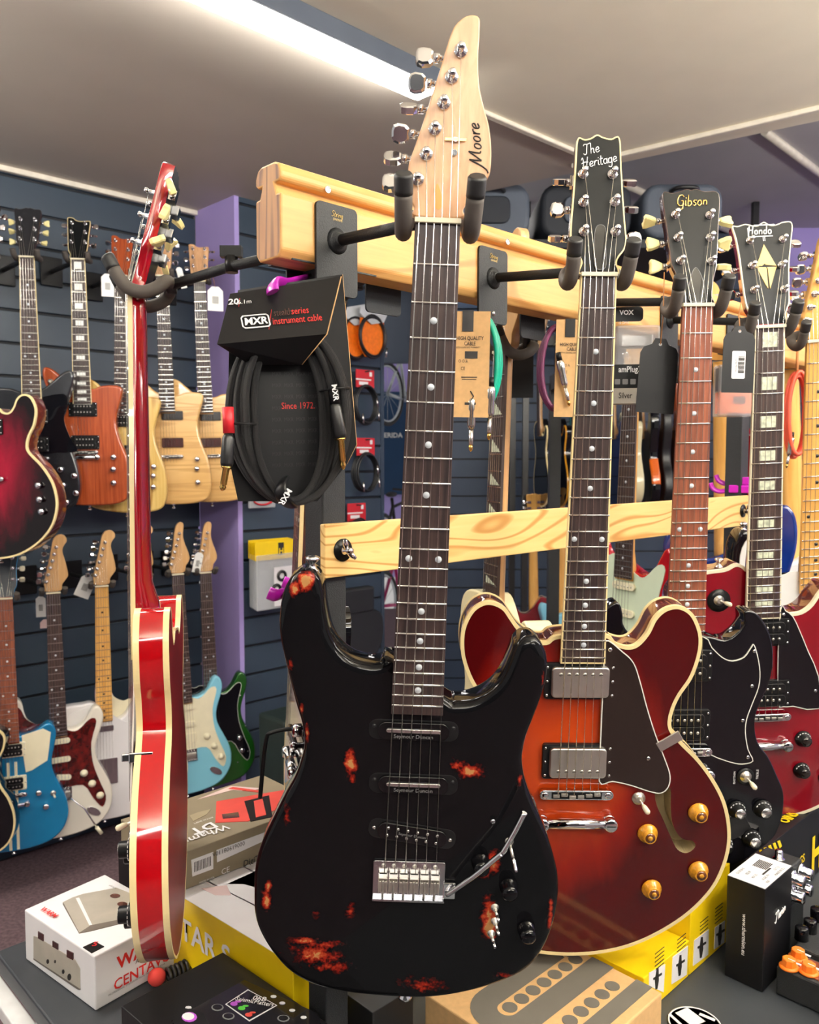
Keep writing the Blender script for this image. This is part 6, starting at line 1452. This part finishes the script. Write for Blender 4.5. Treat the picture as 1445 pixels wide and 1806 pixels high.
for i in range(5):
    hb.fpoly([hb.fpx(*p) for p in ((1339 + i * 8, 1500 - i * 4.0), (1343.5 + i * 8, 1498 - i * 4.0), (1347 + i * 8, 1508 - i * 4.0), (1343 + i * 8, 1512 - i * 4.0))], 'card_yellow', 'stripe')
hb.glyph('top', 'SNIO', .022, 1390, 1443, 'card_yellow', ang=180, bold=.04)
tb = BX('pedal_box', 'tall black box with a white label on top, standing on the table', 'box', .690, .782, .770, .823, .144, 'card_black')
tb.tpoly([(.0008, .0008), (tb.A - .0008, .0008), (tb.A - .0008, tb.B - .0008), (.0008, tb.B - .0008)], 'card_white', 'label_sheet')
for i in range(9): tb.tpoly([(.052 + .0, .040 - i * .0022), (.076, .040 - i * .0022), (.076, .0388 - i * .0022), (.052, .0388 - i * .0022)], 'dark_print', 'barcode', .0012)
for i, (x, y, s) in enumerate(((.022, .044, 'CE ROHS'), (.025, .034, '(0) III'), (.022, .024, 'XX 55'), (.03, .012, 'VI DC 9V'), (.066, .012, 'O /\\ ()'), (.02, .005, 'IIIIII'), (.06, .005, 'MADE IN EU'))): tb.top(s, .0055, x, y, 'dark_print')
tb.tpoly([(.036, .020), (.062, .020), (.062, .0175), (.036, .0175)], 'dark_print', 'line', .0012)
script('T', .014, (.033, -.0008, .083), (1, 0, .15), (0, 0, 1), 'white_print', tb.c, .0007); script('herion', .012, (.043, -.0008, .0855), (1, 0, .15), (0, 0, 1), 'white_print', tb.c, .0007, tight=.8)
tb.left('www.thermion.eu', .008, .026, .07, 'white_print', bold=.02).data.transform(Matrix.Translation((0, tb.B - .026, .07)) @ Matrix.Rotation(PI / 2, 4, 'X') @ Matrix.Translation((0, -(tb.B - .026), -.07)))
# pedals
pb = BX('effects_pedal', 'dark pedal standing on edge with four large chrome knobs', 'effects pedal', .792, .85, .758, .812, .128, 'powder_black', part='housing', bevel=.003)
for x, z in ((.018, .112), (.048, .112), (.018, .088), (.048, .088)):
    MB().lathe([(.012, 0), (.012, .003), (.0085, .004), (.0085, .017), (.0075, .0185), (.0001, .0185)], (x, 0, z), (0, -1, 0), 18).build('knob', 'chrome', pb.t)
MB().lathe([(.009, 0), (.009, .002), (.006, .003), (.006, .012), (.0045, .014), (.0001, .0145)], (.03, .024, .128), (0, 0, 1), 16).build('foot_switch', 'chrome', pb.t)
MB().box((.034, -.001, .04), (.055, .002, .06)).build('face_plate', 'powder_black', pb.t)
p1 = BX('effects_pedal', 'black pedal with three bright orange knobs', 'effects pedal', .700, .752, .836, .95, .040, 'powder_black', part='housing', bevel=.003)
MB().box((p1.A / 2, p1.B / 2, .0405), (p1.A - .012, p1.B - .012, .001)).build('face_plate', 'brown_gloss', p1.t)
def polyknob(t, x, y, z):
    k = MB().lathe([(.0125, 0), (.0125, .002), (.0098, .0035)], (x, y, z), (0, 0, 1), 24).lathe([(.0098, .003), (.0088, .012), (.0078, .0128), (.0001, .0128)], (x, y, z), (0, 0, 1), 8, sm=False)
    k.box((x - .002, y - .004, z + .0130), (.0012, .009, .0006), 1); k.build('knob', ['knob_orange', 'white_print'], t)
for px, py in ((1392, 1697), (1408, 1681), (1427, 1706)):
    M = p1.t.matrix_basis; q = M.inverted() @ on_z(px, py + 4, (M @ Vector((0, 0, .045))).z); polyknob(p1.t, q.x, q.y, .041)
    MB().box((q.x + .016, q.y - .006, .0413), (.004, .010, .0006)).build('print', 'white_print', p1.t)
MB().cyl((.042, .050, .04), (.044, .050, .056), .002, 8).build('toggle_switch', 'chrome', p1.t)
p2 = BX('effects_pedal', 'black pedal with shiny black knobs behind the orange knobbed one', 'effects pedal', .757, .85, .838, .96, .045, 'powder_black', part='housing', bevel=.003)
for px, py in ((1414, 1646), (1429, 1633), (1441, 1612)):
    M = p2.t.matrix_basis; q = M.inverted() @ on_z(px, py + 10, (M @ Vector((0, 0, .045))).z)
    MB().lathe([(.0095, 0), (.009, .0165), (.008, .0175), (.0001, .0175)], (q.x, q.y, .045), (0, 0, 1), 20).build('knob', 'knob_glass', p2.t)
p3 = BX('effects_pedal', 'black pedal at the right edge beyond the shiny black knobs', 'effects pedal', .875, .98, .835, .97, .075, 'powder_black', part='housing', bevel=.003)
for x, y in ((.02, .10), (.02, .06)): MB().lathe([(.0095, 0), (.009, .0165), (.008, .0175), (.0001, .0175)], (x, y, .075), (0, 0, 1), 20).build('knob', 'knob_glass', p3.t)
# round sticker on the table
q = on_z(1226, 1808, TZ); st = thing('round_label', 'round black and white label lying on the table at the bottom edge', 'sticker', Matrix.Translation(q + Vector((0, 0, .0006))))
MB().lathe([(.034, 0), (.034, .0012), (.0335, .0014), (.0001, .0014)], (0, 0, 0), (0, 0, 1), 40).build('disc', 'card_black', st)
MB().lathe([(.033, .0014), (.033, .0018), (.031, .0018), (.031, .0014)], (0, 0, 0), (0, 0, 1), 40).build('rim_print', 'white_print', st)
MB().box((-.002, .012, .0016), (.022, .03, .0005), 0, Matrix.Rotation(.5, 3, 'Z')).box((-.022, .006, .0016), (.004, .026, .0005), 0, Matrix.Rotation(.4, 3, 'Z')).box((.02, .012, .0016), (.005, .02, .0005), 0, Matrix.Rotation(.9, 3, 'Z')).build('print', 'white_print', st)
# foam ball and coil in front of the white box
q = on_z(277, 1738, TZ); q.z += .012; tag(MB().ball(q, (.0125, .0125, .0115)).build('foam_ball', 'foam_red'), 'small red foam ball on the table beside the white pedal box', 'ball')
c_ = MB(); P = []; q2 = on_z(296, 1738, TZ)
for k in range(90): a = 2 * PI * k / 16; P.append(q2 + U * (.0004 * k) + NN * (.010 * math.cos(a)) + UP * (.0125 + .0095 * math.sin(a)))
c_.tube(P, .0026, 6); tag(c_.build('coiled_cord', 'cable_plain'), 'black coiled cord lying beside the red foam ball', 'cord')
